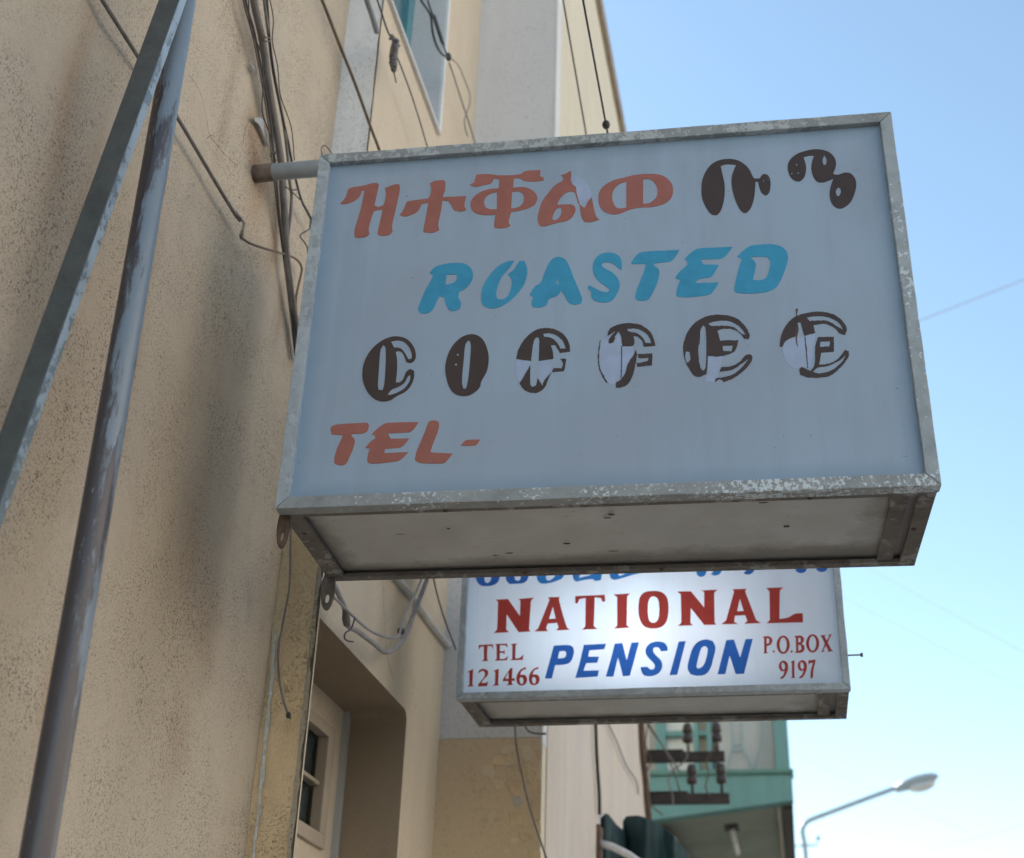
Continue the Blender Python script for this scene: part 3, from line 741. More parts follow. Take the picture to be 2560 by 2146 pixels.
lt([[(1405,265),(1450,240),(1475,160),(1540,152),(1640,155),(1700,165),(1930,155),(1990,120),(2148,110),(2143,175),(2180,190),(2182,218),(2080,230),(1980,222),(1930,198),(1870,195),(1860,295),(1960,288),(2040,308),(2100,360),(2117,410),(2090,470),(2020,510),(1930,535),(1840,550),(1825,600),(1815,660),(1832,690),(1810,708),(1740,722),(1665,715),(1660,690),(1675,577),(1600,582),(1510,575),(1450,550),(1418,500),(1418,440),(1460,380),(1540,330),(1620,308),(1710,300),(1715,205),(1660,200),(1630,245),(1560,265),(1460,285)],
    [(1690,340),(1620,360),(1570,400),(1555,450),(1570,500),(1620,520),(1690,520)], [(1850,340),(1920,335),(1965,360),(1975,410),(1960,460),(1910,500),(1840,512)]], A_, 'v_red', 'third red letter of the top row', corner=42)
lt([[(680,165),(730,148),(785,115),(790,160),(785,200),(805,260),(838,285),(848,360),(856,385),(876,465),(868,470),(840,385),(832,352),(800,335),(740,345),(690,390),(655,440),(645,475),(720,470),(790,470),(825,490),(835,530),(810,590),(750,640),(640,665),(500,700),(455,690),(438,640),(445,570),(480,450),(550,350),(620,270),(700,225),(705,190)],
    [(680,500),(640,510),(605,570),(590,625),(630,635),(670,600),(688,550)]], B_, 'v_red', 'torn fourth red letter of the top row', corner=45)
lt([[(876,468),(890,480),(915,500),(935,505),(965,440),(1005,395),(1025,490),(1050,590),(1085,630),(1000,655),(930,655),(905,620),(885,540)]], B_, 'v_red', 'lower scrap of the torn red letter', corner=45)
lt([[(792,150),(900,205),(965,260),(1000,380),(960,440),(935,495),(900,485),(880,460),(850,375),(842,290),(808,258)]], B_, 'v_residue', 'pale glue mark of the torn red letter', 'glue_mark', corner=70)
lt([[(1075,420),(1085,340),(1140,270),(1240,215),(1340,190),(1480,158),(1640,150),(1750,168),(1830,230),(1860,310),(1840,400),(1770,460),(1650,495),(1520,502),(1400,525),(1320,560),(1230,575),(1140,545),(1090,490)],
    [(1370,230),(1290,260),(1235,320),(1220,390),(1235,460),(1270,505),(1310,512),(1368,505)], [(1545,205),(1610,205),(1660,240),(1692,300),(1690,380),(1650,430),(1610,455),(1545,465)]], B_, 'v_red', 'last red letter of the top row')
dot = lambda x, y, r: [(x+r*math.cos(k*math.pi/3), y+r*math.sin(k*math.pi/3)) for k in range(6)]
lt([[(110,580),(120,470),(180,340),(270,260),(380,228),(490,230),(580,265),(660,335),(710,430),(730,455),(790,452),(820,410),(850,402),(890,420),(915,480),(912,580),(885,640),(850,650),(810,615),(780,540),(772,490),(740,490),(738,560),(725,680),(690,790),(640,850),(600,852),(550,800),(490,660),(462,520),(465,430),(490,350),(515,295),(430,285),(380,290),(335,310),(355,400),(380,520),(380,650),(360,760),(330,840),(290,882),(230,872),(170,800),(120,690)],
    dot(835,482,9), dot(888,462,7)], C_, 'v_brown', 'left brown letter made of coffee beans')
lt([[(1115,320),(1140,240),(1220,170),(1330,130),(1440,112),(1560,130),(1640,180),(1680,260),(1670,340),(1645,400),(1700,410),(1780,385),(1850,395),(1900,450),(1917,530),(1890,650),(1840,740),(1760,798),(1690,798),(1630,740),(1605,640),(1620,540),(1650,455),(1600,475),(1530,498),(1460,490),(1415,430),(1392,340),(1400,260),(1425,185),(1360,190),(1300,205),(1325,280),(1332,350),(1310,440),(1260,488),(1200,480),(1140,420)],
    [(1545,178),(1522,240),(1535,295),(1560,295),(1572,240)], [(1705,555),(1678,600),(1690,655),(1715,660),(1738,610),(1728,565)], dot(1222,292,12), dot(1240,390,10), dot(1165,396,10)], C_, 'v_brown', 'right brown letter made of coffee beans')
lt([[(185,265),(240,205),(330,175),(440,160),(540,165),(610,205),(642,280),(620,360),(560,430),(495,465),(490,530),(515,580),(505,640),(440,665),(390,650),(360,600),(340,520),(290,510),(255,570),(225,640),(170,685),(90,685),(60,650),(80,590),(130,470),(190,360),(225,295)],
    [(365,285),(470,280),(465,340),(420,375),(350,390)]], D_, 'v_blue', 'blue letter R')
lt([[(1075,135),(1000,145),(900,200),(800,310),(740,420),(725,530),(745,600),(810,635),(900,630),(1000,580),(1100,490),(1180,380),(1210,270),(1205,200),(1180,140),(1130,140),(1100,180),(1070,230),(1005,280),(1045,330),(1045,410),(1010,500),(960,540),(900,540),(885,500),(895,420),(935,320),(990,250),(1040,190)]], D_, 'v_blue', 'blue letter O')
lt([[(1235,495),(1290,410),(1350,370),(1390,270),(1440,160),(1490,110),(1550,98),(1610,125),(1650,190),(1700,320),(1760,460),(1788,540),(1775,585),(1700,600),(1640,570),(1600,500),(1565,450),(1530,500),(1440,540),(1410,600),(1350,628),(1270,625),(1255,590),(1275,520)], [(1530,325),(1510,375),(1548,385)]], D_, 'v_blue', 'blue letter A')
lt([[(300,338),(300,270),(280,215),(230,180),(160,170),(80,190),(30,240),(8,310),(20,390),(70,460),(150,515),(183,545),(160,570),(100,565),(20,525),(-33,500),(-42,535),(-8,565),(-8,610),(30,655),(120,675),(200,655),(245,600),(280,505),(260,430),(200,370),(120,325),(95,295),(120,270),(200,275),(250,310),(280,340)]], E_, 'v_blue', 'blue letter S')
lt([[(395,285),(430,220),(480,175),(550,160),(700,152),(885,145),(840,215),(800,255),(740,268),(620,280),(625,300),(670,335),(680,385),(660,470),(620,560),(580,630),(530,655),(460,650),(435,625),(450,560),(490,450),(530,350),(545,285)]], E_, 'v_blue', 'blue letter T')
lt([[(930,240),(990,180),(1060,135),(1150,125),(1420,112),(1370,180),(1320,225),(1270,235),(1090,240),(1112,262),(1125,290),(1280,295),(1240,370),(1200,415),(1080,440),(1040,480),(1280,472),(1240,540),(1190,590),(1120,605),(1000,620),(870,615),(850,595),(860,540),(890,445),(840,430),(880,370),(965,295),(960,255)]], E_, 'v_blue', 'blue letter E')
lt([[(1465,210),(1530,150),(1600,105),(1700,90),(1820,88),(1910,110),(1965,160),(1980,230),(1950,340),(1910,440),(1860,520),(1790,560),(1690,578),(1540,582),(1450,570),(1435,545),(1455,440),(1490,310),(1515,235)], [(1590,215),(1700,212),(1770,215),(1800,260),(1790,340),(1760,420),(1700,450),(1625,445),(1650,330),(1655,290),(1630,245)]], E_, 'v_blue', 'blue letter D')
lt([[(62,480),(75,380),(130,270),(220,180),(320,130),(410,122),(490,150),(545,210),(572,290),(560,350),(520,375),(480,365),(465,320),(440,275),(405,262),(380,270),(392,340),(392,450),(380,560),(415,560),(450,530),(480,460),(520,432),(555,450),(555,510),(525,590),(470,650),(390,690),(330,730),(250,742),(180,720),(110,650),(70,560)],
    [(260,205),(235,250),(222,400),(210,580),(215,630),(255,635),(270,580),(282,420),(285,250),(275,215)], [(335,170),(400,160),(460,175),(510,230),(535,300),(530,335),(500,340),(480,300),(440,245),(400,228),(365,230)], [(300,682),(340,630),(400,605),(460,565),(500,500),(520,490),(515,540),(470,610),(410,650),(350,675)]], F_, 'v_brown', 'brown letter C shaped like a coffee bean')
lt([[(852,440),(870,320),(920,215),(1000,135),(1080,103),(1150,108),(1210,150),(1250,230),(1268,330),(1250,450),(1195,555),(1185,600),(1140,650),(1070,688),(980,685),(920,650),(880,580)], [(1070,160),(1045,200),(1030,330),(1012,560),(1025,620),(1050,620),(1070,540),(1090,350),(1098,210),(1088,165)], dot(972,297,11), dot(955,390,12)], F_, 'v_brown', 'brown letter O shaped like a coffee bean')
lt([[(1530,335),(1550,250),(1610,150),(1700,70),(1800,42),(1900,55),(1990,110),(2035,190),(2045,265),(1945,280),(1930,250),(1900,205),(1860,205),(1880,270),(1885,335),(1745,355),(1750,150),(1735,130),(1710,140),(1690,200),(1672,355)], [(1785,95),(1850,90),(1920,115),(1975,165),(2000,235),(1950,238),(1920,180),(1860,135),(1800,125)]], F_, 'v_brown', 'upper half of the first broken brown letter F')
lt([[(1665,395),(1600,510),(1562,570),(1600,625),(1660,655),(1740,655),(1800,610),(1830,540),(1865,465),(1800,540),(1780,595),(1735,520),(1720,590),(1685,605),(1665,580)]], F_, 'v_brown', 'lower scrap of the first broken brown letter F')
lt([[(1950,335),(2005,335),(2000,390),(1985,452),(1870,462),(1885,425),(1965,425),(1975,380)]], F_, 'v_brown', 'bar of the first broken brown letter F')
lt([[(1530,345),(1668,362),(1655,400),(1595,500),(1560,560),(1530,480)]], F_, 'v_residue', 'pale glue mark of the first letter F', 'glue_mark')
lt([[(1745,362),(1880,345),(1865,440),(1795,535),(1782,580),(1740,520)]], F_, 'v_residue', 'pale glue mark of the first letter F', 'glue_mark')
lt([[(150,250),(165,200),(240,160),(330,150),(420,170),(490,230),(522,325),(430,332),(420,290),(385,255),(350,250),(360,300),(345,325),(265,330),(255,250),(235,215),(210,250),(200,290),(165,310),(160,280),(215,210),(190,225)], [(300,195),(370,192),(440,220),(480,270),(490,305),(445,305),(420,260),(370,225),(315,215)]], G_, 'v_brown', 'upper half of the second broken brown letter F')
lt([[(370,355),(378,390),(365,480),(330,590),(280,640),(215,650),(215,610),(250,590),(285,540),(310,460),(350,400)]], G_, 'v_brown', 'lower scrap of the second broken brown letter F')
lt([[(385,388),(498,385),(495,475),(380,487),(375,460),(460,445),(470,418),(390,420)]], G_, 'v_brown', 'bar of the second broken brown letter F', corner=30)
lt([[(105,300),(145,262),(160,312),(205,300),(232,235),(250,255),(262,335),(345,330),(350,390),(300,470),(275,550),(212,608),(212,632),(160,608),(108,530),(92,420)]], G_, 'v_residue', 'pale glue mark of the second letter F', 'glue_mark')
lt([[(98,285),(84,400),(94,500),(150,606),(140,612),(88,508),(76,400),(92,285)]], G_, 'v_brown', 'thin edge left of the second letter F')
lt([[(255,330),(262,330),(264,450),(258,575),(252,575),(257,450)]], G_, 'v_brown', 'thin line left of the second letter F')
lt([[(735,370),(740,300),(780,200),(850,130),(940,92),(1040,87),(1140,110),(1210,170),(1248,240),(1240,272),(1205,270),(1180,235),(1130,200),(1070,192),(1000,205),(1020,285),(1160,282),(1145,345),(1120,375),(1050,400),(990,408),(925,400),(922,480),(915,540),(860,565),(820,555),(780,500),(750,440)],
    [(890,165),(870,200),(862,300),(850,350),(868,490),(890,520),(908,490),(914,330),(908,190)], [(925,150),(1020,130),(1110,140),(1180,185),(1220,240),(1190,235),(1130,185),(1060,170),(1000,172),(950,170)], [(1040,325),(1118,322),(1110,368),(1045,365)], [(755,365),(785,370),(790,430),(765,460),(752,420)]], G_, 'v_brown', 'first brown letter E with flaked spots')
lt([[(1030,490),(1100,485),(1170,450),(1220,395),(1260,392),(1268,430),(1220,500),(1130,570),(1050,605),(1035,590),(1010,585),(980,608),(985,575),(1060,565),(1130,540),(1200,480),(1240,425),(1190,460),(1110,510),(1015,523)]], G_, 'v_brown', 'lower hook of the first brown letter E')
lt([[(928,408),(1045,405),(1020,490),(1010,525),(978,608),(905,600),(922,540)]], G_, 'v_residue', 'pale glue mark of the first letter E', 'glue_mark')
lt([[(1478,330),(1490,250),(1530,165),(1600,100),(1700,70),(1800,62),(1900,85),(1970,140),(1998,190),(1985,242),(1945,230),(1900,185),(1830,155),(1740,165),(1755,225),(1670,245),(1640,140),(1610,150),(1600,250),(1530,285),(1500,330)], [(1690,105),(1780,95),(1870,110),(1940,150),(1970,205),(1930,180),(1850,135),(1770,130),(1710,135)]], G_, 'v_brown', 'upper half of the second brown letter E')
lt([[(1775,258),(1898,255),(1898,370),(1800,378),(1785,470),(1850,465),(1920,435),(1985,355),(2015,370),(2010,410),(1960,480),(1880,550),(1800,570),(1700,568),(1640,550),(1630,505),(1650,490),(1720,520),(1750,470),(1755,330)], [(1795,292),(1868,290),(1865,330),(1790,335)], [(1735,527),(1775,493),(1850,480),(1930,445),(1990,398),(1960,450),(1880,515),(1790,538)]], G_, 'v_brown', 'lower half of the second brown letter E', corner=40)
lt([[(1505,335),(1535,290),(1605,262),(1668,250),(1690,243),(1752,232),(1748,330),(1738,400),(1715,510),(1650,485),(1620,500),(1560,480),(1510,400)]], G_, 'v_residue', 'pale glue mark of the second letter E', 'glue_mark')
lt([[(1672,246),(1678,246),(1692,400),(1700,500),(1694,500),(1684,400)]], G_, 'v_brown', 'thin line left of the second letter E')
lt([[(1603,40),(1622,38),(1612,100),(1626,200),(1614,260),(1620,340),(1606,300),(1600,180),(1606,110)]], G_, 'rust_dark', 'dark drip across the second letter E', 'drip_stain')
lt([[(85,175),(110,130),(200,110),(350,100),(550,92),(578,120),(560,190),(510,225),(360,235),(350,255),(395,310),(380,400),(340,500),(290,605),(240,635),(170,628),(130,600),(135,530),(170,420),(215,320),(245,250),(100,240)]], H_, 'v_red', 'red letter T of TEL')
lt([[(610,240),(680,170),(770,105),(850,90),(1210,82),(1160,160),(1110,205),(1040,215),(820,225),(840,270),(860,295),(1090,292),(1030,370),(980,405),(900,415),(780,425),(775,480),(1080,465),(1020,530),(960,575),(850,595),(680,612),(580,608),(555,580),(565,500),(590,420),(530,410),(600,330),(660,290),(650,250)]], H_, 'v_red', 'red letter E of TEL')
lt([[(1340,85),(1380,62),(1450,70),(1475,105),(1460,200),(1400,350),(1360,470),(1645,485),(1590,560),(1540,605),(1480,612),(1230,605),(1165,570),(1180,480),(1240,330),(1300,190)]], H_, 'v_red', 'red letter L of TEL')
lt([[(1750,385),(1810,320),(1880,308),(2000,305),(1960,365),(1920,385)]], H_, 'v_red', 'red dash after TEL')

for a_, b_ in [(.315, .036), (.98, .036), (.42, .352), (.70, .352), (1.178, .19), (.018, .12)]:
    c_ = P1(a_, b_, -.0005)
    obj('rivet', MB().ell(c_, .0052, .0052, .003, 10, 6), M['rust_dark'], s1, True)

# ---- sign of the guest house
C2 = Vector((-.831, 3.2786, 1.6+.99983))
s2 = empty('box_sign', C2, 'smaller lit white box sign reading NATIONAL PENSION', 'sign')
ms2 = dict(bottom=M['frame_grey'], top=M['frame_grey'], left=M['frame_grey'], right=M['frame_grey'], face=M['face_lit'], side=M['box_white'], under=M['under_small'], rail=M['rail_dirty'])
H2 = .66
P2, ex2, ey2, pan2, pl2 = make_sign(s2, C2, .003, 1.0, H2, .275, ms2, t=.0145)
for o in s2.children:
    if 'label' in o.keys() and o.name.startswith('frame_bar'): del o['label']
obj('support_pipe', MB().tube([Vector((X2-.02, 3.42, 3.06)), Vector((P2(.004, 0, 0).x, 3.42, 3.06))], .02, 14), M['pipe_paint'], s2, True)
sp = onP(2098, 1645, P2(1.002, .05, 0), Vector((0,-1,0)))
obj('screw', MB().tube([P2(.999, .02, sp.z-C2.z-.004), P2(1.035, .02, sp.z-C2.z-.004)], .0022, 6).tube([P2(1.035, .02, sp.z-C2.z-.004), P2(1.041, .02, sp.z-C2.z-.004)], .0055, 8), M['rust_dark'], s2)
gc = onP(1585, 1578, P2(0, .009, 0), Vector((0,-1,0))) + Vector((0, .175, 0))
obj('tube_lamp', MB().tube([gc+Vector((-.3, .05, 0)), gc+Vector((.3, .05, 0))], .013, 10), M['white_paint'], s2, True)
for k in (-1, 0, 1):
    ld = bpy.data.lights.new('sign_light', 'POINT'); ld.energy = .85 if k == 0 else .27; ld.shadow_soft_size = .04; ld.color = (1.0, .97, .92)
    lo = bpy.data.objects.new('sign_light', ld); COL.objects.link(lo); lo.parent = s2; lo.location = gc - C2 + Vector((.2*k, 0, 0))
I_, J_, K_, L_ = (1150,1410,.238095),(1620,1410,.238095),(1150,1580,.238095),(1620,1560,.247619)
def l2(loops, reg, mat, label, **k): return letter('letter', loops, reg, pl2, M[mat], pan2, label, th=.0006, **k)
up = lambda l: l
l2([[(170,60),(166,130),(175,180),(215,225),(280,235),(360,220),(405,180),(420,100),(418,30),(340,20),(330,100),(320,180),(290,200),(265,195),(255,150),(258,60),(250,20),(180,20)]], I_, 'l_blue', 'first blue letter of the hidden top row')
l2([[(480,40),(485,170),(520,212),(600,210),(680,195),(715,150),(730,40),(700,0),(640,10),(635,160),(610,180),(580,170),(570,120),(572,30),(550,0),(500,5)]], I_, 'l_blue', 'second blue letter of the hidden top row')
l2([[(805,40),(812,165),(850,205),(920,205),(1000,185),(1080,145),(1115,50),(1080,0),(1020,10),(1010,70),(990,140),(940,175),(910,170),(900,130),(905,30),(880,0),(830,5)]], I_, 'l_sky', 'third blue letter of the hidden top row')
l2([[(1185,40),(1190,160),(1225,188),(1280,175),(1390,160),(1420,180),(1480,170),(1495,40),(1460,0),(1400,5),(1380,50),(1370,120),(1250,150),(1285,40),(1260,0),(1210,0)]], I_, 'l_sky', 'fourth blue letter of the hidden top row')
l2([[(1560,60),(1580,150),(1620,168),(1700,150),(1800,120),(1900,95),(1990,60),(1980,20),(1900,20),(1800,50),(1750,95),(1680,130),(1660,110),(1670,40),(1640,0),(1580,10)]], I_, 'l_sky', 'fifth blue letter of the hidden top row')
l2([[(510,30),(508,90),(520,120),(560,138),(598,120),(612,90),(615,50),(600,10),(540,0)]], J_, 'l_sky', 'sixth blue letter of the hidden top row')
l2([[(658,108),(690,122),(740,115),(768,85),(785,30),(760,-5),(720,0),(690,75)]], J_, 'l_sky', 'seventh blue letter of the hidden top row')
l2([[(1003,98),(1040,114),(1090,100),(1118,65),(1140,10),(1100,-10),(1060,10),(1030,70)]], J_, 'l_blue', 'eighth blue letter of the hidden top row')
l2([[(1548,72),(1590,97),(1640,90),(1665,60),(1670,0),(1600,-20),(1560,20)]], J_, 'l_blue', 'ninth blue letter of the hidden top row')
l2([[(1768,65),(1810,86),(1860,78),(1885,50),(1890,-10),(1820,-25),(1780,10)]], J_, 'l_blue', 'last blue letter of the hidden top row')
K3 = dict(corner=30)
l2([[(370,378),(505,370),(630,550),(635,385),(610,370),(775,355),(745,390),(725,690),(740,712),(615,718),(490,530),(485,690),(515,718),(355,728),(390,690),(400,400)]], I_, 'l_red', 'first red letter N of NATIONAL', **K3)
l2([[(925,352),(1045,348),(1040,380),(1120,660),(1150,692),(1010,700),(1035,670),(1020,620),(920,628),(905,680),(925,708),(780,710),(820,680),(940,380)], [(975,450),(935,580),(1005,575)]], I_, 'l_red', 'first red letter A of NATIONAL', **K3)
l2([[(1210,340),(1520,325),(1525,395),(1495,398),(1480,360),(1415,352),(1405,655),(1445,685),(1280,692),(1315,660),(1320,360),(1255,370),(1235,415),(1210,415)]], I_, 'l_red', 'red letter T of NATIONAL', **K3)
l2([[(1610,322),(1785,312),(1755,345),(1750,645),(1780,670),(1615,682),(1650,650),(1650,350)]], I_, 'l_red', 'red letter I of NATIONAL', **K3)
l2([[(1875,430),(1890,350),(1940,300),(2030,285),(2110,295),(2165,340),(2188,420),(2185,540),(2160,620),(2110,665),(2020,680),(1940,660),(1895,600),(1875,520)], [(1975,420),(1995,360),(2030,342),(2070,360),(2090,420),(2090,540),(2070,600),(2030,620),(1990,600),(1975,540)]], I_, 'l_red', 'red letter O of NATIONAL', corner=70)
l2([[(305,292),(450,288),(590,460),(590,295),(555,280),(730,272),(695,305),(700,615),(715,640),(590,642),(450,465),(445,620),(470,645),(315,652),(350,620),(345,320)]], J_, 'l_red', 'second red letter N of NATIONAL', **K3)
l2([[(885,268),(1035,262),(1020,290),(1135,590),(1185,622),(1010,630),(1045,600),(1020,540),(915,545),(905,610),(945,632),(770,635),(820,595),(905,290)], [(965,370),(935,500),(1005,495)]], J_, 'l_red', 'second red letter A of NATIONAL', **K3)
l2([[(1240,255),(1420,248),(1385,280),(1380,580),(1470,565),(1545,525),(1625,520),(1628,615),(1245,625),(1280,590),(1275,290)]], J_, 'l_red', 'red letter L of NATIONAL', **K3)
l2([[(985,145),(1150,140),(1190,165),(1197,215),(1180,280),(1150,325),(1090,345),(1000,350),(965,490),(890,492),(930,350)], [(1045,205),(1100,200),(1118,225),(1105,265),(1075,278),(1025,280)]], K_, 'l_blue', 'blue letter P of PENSION')
l2([[(1300,138),(1535,125),(1515,182),(1360,195),(1345,262),(1460,262),(1440,325),(1325,330),(1295,410),(1460,405),(1445,470),(1210,485),(1255,330)]], K_, 'l_blue', 'blue letter E of PENSION', **K3)
l2([[(1625,125),(1705,118),(1750,300),(1800,115),(1880,110),(1785,460),(1710,468),(1660,270),(1610,470),(1530,472),(1580,300)]], K_, 'l_blue', 'first blue letter N of PENSION', **K3)
l2([[(2180,200),(2178,160),(2150,120),(2090,103),(2010,115),(1960,160),(1948,215),(1975,270),(2020,315),(2045,350),(2040,385),(2010,400),(1985,385),(1970,370),(1900,370),(1900,400),(1925,450),(1980,468),(2050,455),(2100,420),(2125,360),(2110,300),(2060,250),(2030,210),(2030,170),(2060,160),(2090,170),(2110,205)]], K_, 'l_blue', 'blue letter S of PENSION')
l2([[(310,180),(382,175),(295,515),(218,520)]], L_, 'l_blue', 'blue letter I of PENSION', **K3)
l2([[(400,450),(420,340),(460,230),(520,175),(590,158),(655,175),(682,240),(660,350),(630,450),(580,510),(500,525),(430,510)], [(490,430),(520,300),(545,240),(580,225),(605,250),(595,320),(565,410),(530,445),(500,450)]], L_, 'l_blue', 'blue letter O of PENSION')
l2([[(790,165),(868,160),(930,340),(985,155),(1058,152),(970,505),(885,508),(825,320),(780,508),(702,510)]], L_, 'l_blue', 'second blue letter N of PENSION', **K3)
KS = dict(corner=40)
l2([[(195,140),(345,130),(352,185),(330,150),(290,150),(285,285),(300,305),(228,310),(252,290),(250,152),(215,160),(200,190)]], K_, 'l_red', 'red letter T of TEL', **KS)
l2([[(370,130),(495,125),(500,165),(470,140),(420,142),(418,205),(455,205),(468,190),(470,240),(450,220),(418,222),(418,285),(470,282),(505,250),(495,298),(365,305),(385,285),(385,145)]], K_, 'l_red', 'red letter E of TEL', **KS)
l2([[(530,130),(605,122),(585,140),(580,280),(625,275),(665,240),(660,295),(525,300),(550,285),(550,140)]], K_, 'l_red', 'red letter L of TEL', **KS)
l2([[(75,425),(130,395),(138,395),(130,560),(148,572),(75,577),(98,560),(100,425)]], K_, 'l_red', 'first digit 1 of 121466', **KS)
l2([[(190,440),(200,405),(245,388),(290,405),(295,445),(260,490),(220,535),(270,535),(295,520),(285,570),(190,575),(195,550),(250,480),(262,440),(245,410),(215,420)]], K_, 'l_red', 'digit 2 of 121466')
l2([[(345,415),(400,390),(408,390),(400,550),(415,562),(340,568),(368,550),(370,415)]], K_, 'l_red', 'second digit 1 of 121466', **KS)
l2([[(530,382),(552,380),(545,490),(575,488),(575,515),(545,515),(545,545),(560,557),(485,562),(508,545),(508,518),(452,520),(452,500)], [(510,420),(475,495),(510,492)]], K_, 'l_red', 'digit 4 of 121466', **KS)
six = [[(690,372),(640,395),(600,450),(592,500),(605,545),(645,565),(690,545),(705,500),(690,460),(650,450),(630,455),(650,410),(695,390)], [(645,475),(665,500),(660,540),(645,550),(630,530),(628,490)]]
l2(six, K_, 'l_red', 'first digit 6 of 121466', corner=70)
l2([sh(l, 131, -3) for l in six], K_, 'l_red', 'second digit 6 of 121466', corner=70)
ov = lambda cx, cy, rx, ry, n=14: [(cx+rx*math.cos(2*math.pi*k/n), cy+ry*math.sin(2*math.pi*k/n)) for k in range(n)]
l2([[(1155,132),(1215,125),(1250,145),(1255,180),(1235,215),(1200,225),(1198,285),(1215,295),(1160,300),(1175,285),(1172,145)], [(1198,145),(1222,150),(1225,190),(1198,205)]], L_, 'l_red', 'red letter P of P.O.BOX', **KS)
l2([ov(1270,280,11,11)], L_, 'l_red', 'first full stop of P.O.BOX')
l2([ov(1365,212,66,92), ov(1365,212,36,74)], L_, 'l_red', 'first red letter O of P.O.BOX')
l2([ov(1450,280,11,11)], L_, 'l_red', 'second full stop of P.O.BOX')
l2([[(1475,125),(1545,118),(1575,145),(1570,180),(1550,200),(1580,225),(1580,265),(1550,290),(1478,295),(1495,280),(1492,140)], [(1518,140),(1540,145),(1542,180),(1518,190)], [(1518,210),(1545,220),(1548,260),(1518,275)]], L_, 'l_red', 'red letter B of P.O.BOX', **KS)
l2([ov(1662,198,66,92), ov(1662,198,36,74)], L_, 'l_red', 'second red letter O of P.O.BOX')
l2([[(1735,118),(1795,112),(1782,128),(1805,170),(1830,125),(1820,110),(1858,106),(1845,125),(1815,190),(1855,265),(1872,278),(1810,282),(1820,268),(1795,220),(1770,270),(1785,282),(1745,285),(1758,270),(1785,200),(1750,130)]], L_, 'l_red', 'red letter X of P.O.BOX', **KS)
nine = [[(1365,372),(1405,395),(1415,440),(1400,500),(1370,545),(1340,558),(1335,545),(1365,520),(1380,475),(1350,480),(1325,450),(1325,405)], [(1362,390),(1380,415),(1380,455),(1362,465),(1350,440),(1350,405)]]
l2(nine, L_, 'l_red', 'first digit 9 of 9197', corner=70)
l2([[(1440,388),(1470,370),(1478,370),(1478,535),(1492,545),(1440,548),(1455,535),(1452,395)]], L_, 'l_red', 'digit 1 of 9197', **KS)
l2([sh(l, 190, -5) for l in nine], L_, 'l_red', 'second digit 9 of 9197', corner=70)
l2([[(1620,370),(1692,362),(1690,385),(1672,450),(1665,545),(1640,550),(1645,470),(1665,395),(1640,395),(1622,415)]], L_, 'l_red', 'digit 7 of 9197', **KS)

# ---------------------------------------------------------------- pole and stay bar at the left
YP = 1.62
pb, pt_ = onY(91, 2146, YP), onY(459, 0, YP)
dv = (pt_-pb)/(pt_.z-pb.z)
pole = empty('street_pole', pb-dv*pb.z, 'round grey pole with peeling blue paint in front of the wall', 'pole')
obj('shaft', MB().tube([pb+dv*(z-pb.z) for z in (0, 1.2, 2.4, 3.6, 4.8)], .0225, 28), M['pole_paint'], pole, True)
obj('cap', MB().ell(pb+dv*(4.8-pb.z), .0235, .0235, .012), M['pole_paint'], pole, True)
obj('base_plate', MB().box(*(lambda b: (b.x-.07, b.x+.07, b.y-.07, b.y+.07, .0, .012))(pb-dv*pb.z)), M['pole_paint'], pole, bevel=.003)
T, Bt = fd(431, 0, 2.36), fd(-40, 1310, 1.86)
ax = (T-Bt).normalized(); ctr = (T+Bt)/2
toc = (EYE-ctr).normalized(); sd = ax.cross(toc).normalized()
if sd.dot(_r) < 0: sd = -sd
a = R(33); nrm = ax.cross(sd).normalized()
if nrm.dot(toc) < 0: nrm = -nrm
sd2 = sd*math.cos(a) + nrm*math.sin(a)*0 - nrm*math.sin(-a)*0
wd = (sd*math.cos(a) + nrm*math.sin(a)); th_ = (-nrm*math.cos(a) + sd*math.sin(a))
Lb = Bt - ax*.75; Lt = T + ax*.26
bar_e = empty('stay_bar', Lb, 'flat dark grey steel stay slanting up to the round pole', 'bar')
obj('bar', MB().obox(Lb - wd*.0195 - th_*.011, ax*(Lt-Lb).length, wd*.039, th_*.022), M['bar_paint'], bar_e, bevel=.002)
obj('sheen_strip', MB().obox(Lb + wd*.0196 - th_*.010, ax*(Lt-Lb).length, wd*.0012, th_*.020), M['sheen_paint'], bar_e, label='light blue edge of the stay, its sky sheen painted on')  # bright side of the bar: sky sheen laid on as paler blue paint
obj('end_bolt', MB().tube([Lt-ax*.03-th_*.02, Lt-ax*.03+th_*.09], .006, 8), M['rust_dark'], bar_e)

# ---------------------------------------------------------------- cables
def cable(pts, r, mat, label, name='cable', group=None, cat='cable', n=7, sm=6):
    o = obj(name, MB().tube(smooth_path(pts, sm), r, n), mat, None, True)
    return tag(o, label, cat, group)
Z7 = lambda x, y: (540+.2956*x, 340+.2956*y)
Z5 = lambda x, y: (600+.435*x, 1380+.435*y)
Z1 = lambda x, y: (600+.47619*x, .47619*y)
GW = 'cables running down the near wall'
wx = XW+.022
cable([onX(u, v, wx) for u, v in [(150,-170),(255,0),(352,153),(443,294),(537,453),(587,535),(600,552)]], .0042, M['cable_grey'], 'straight grey cable crossing the near wall behind the round pole')
cable([onX(u, v, wx+.004) for u, v in [(585,533),(609,555),(607,575),(602,590),(620,606),(656,620),(712,636),(740,648),(754,668),(752,690),(746,715),(740,750),(742,800),(750,900)]], .0030, M['cable_brown'], 'brown cable curling from the clip to behind the large sign')
tag(obj('cable_clip', MB().ell(onX(603,590,wx), .004, .006, .010).tube([onX(589,530,wx), onX(611,558,wx+.006), onX(604,588,wx+.004)], .0035, 6), M['cable_light'], None, True), 'pale clip holding the cable end on the wall', 'clip')
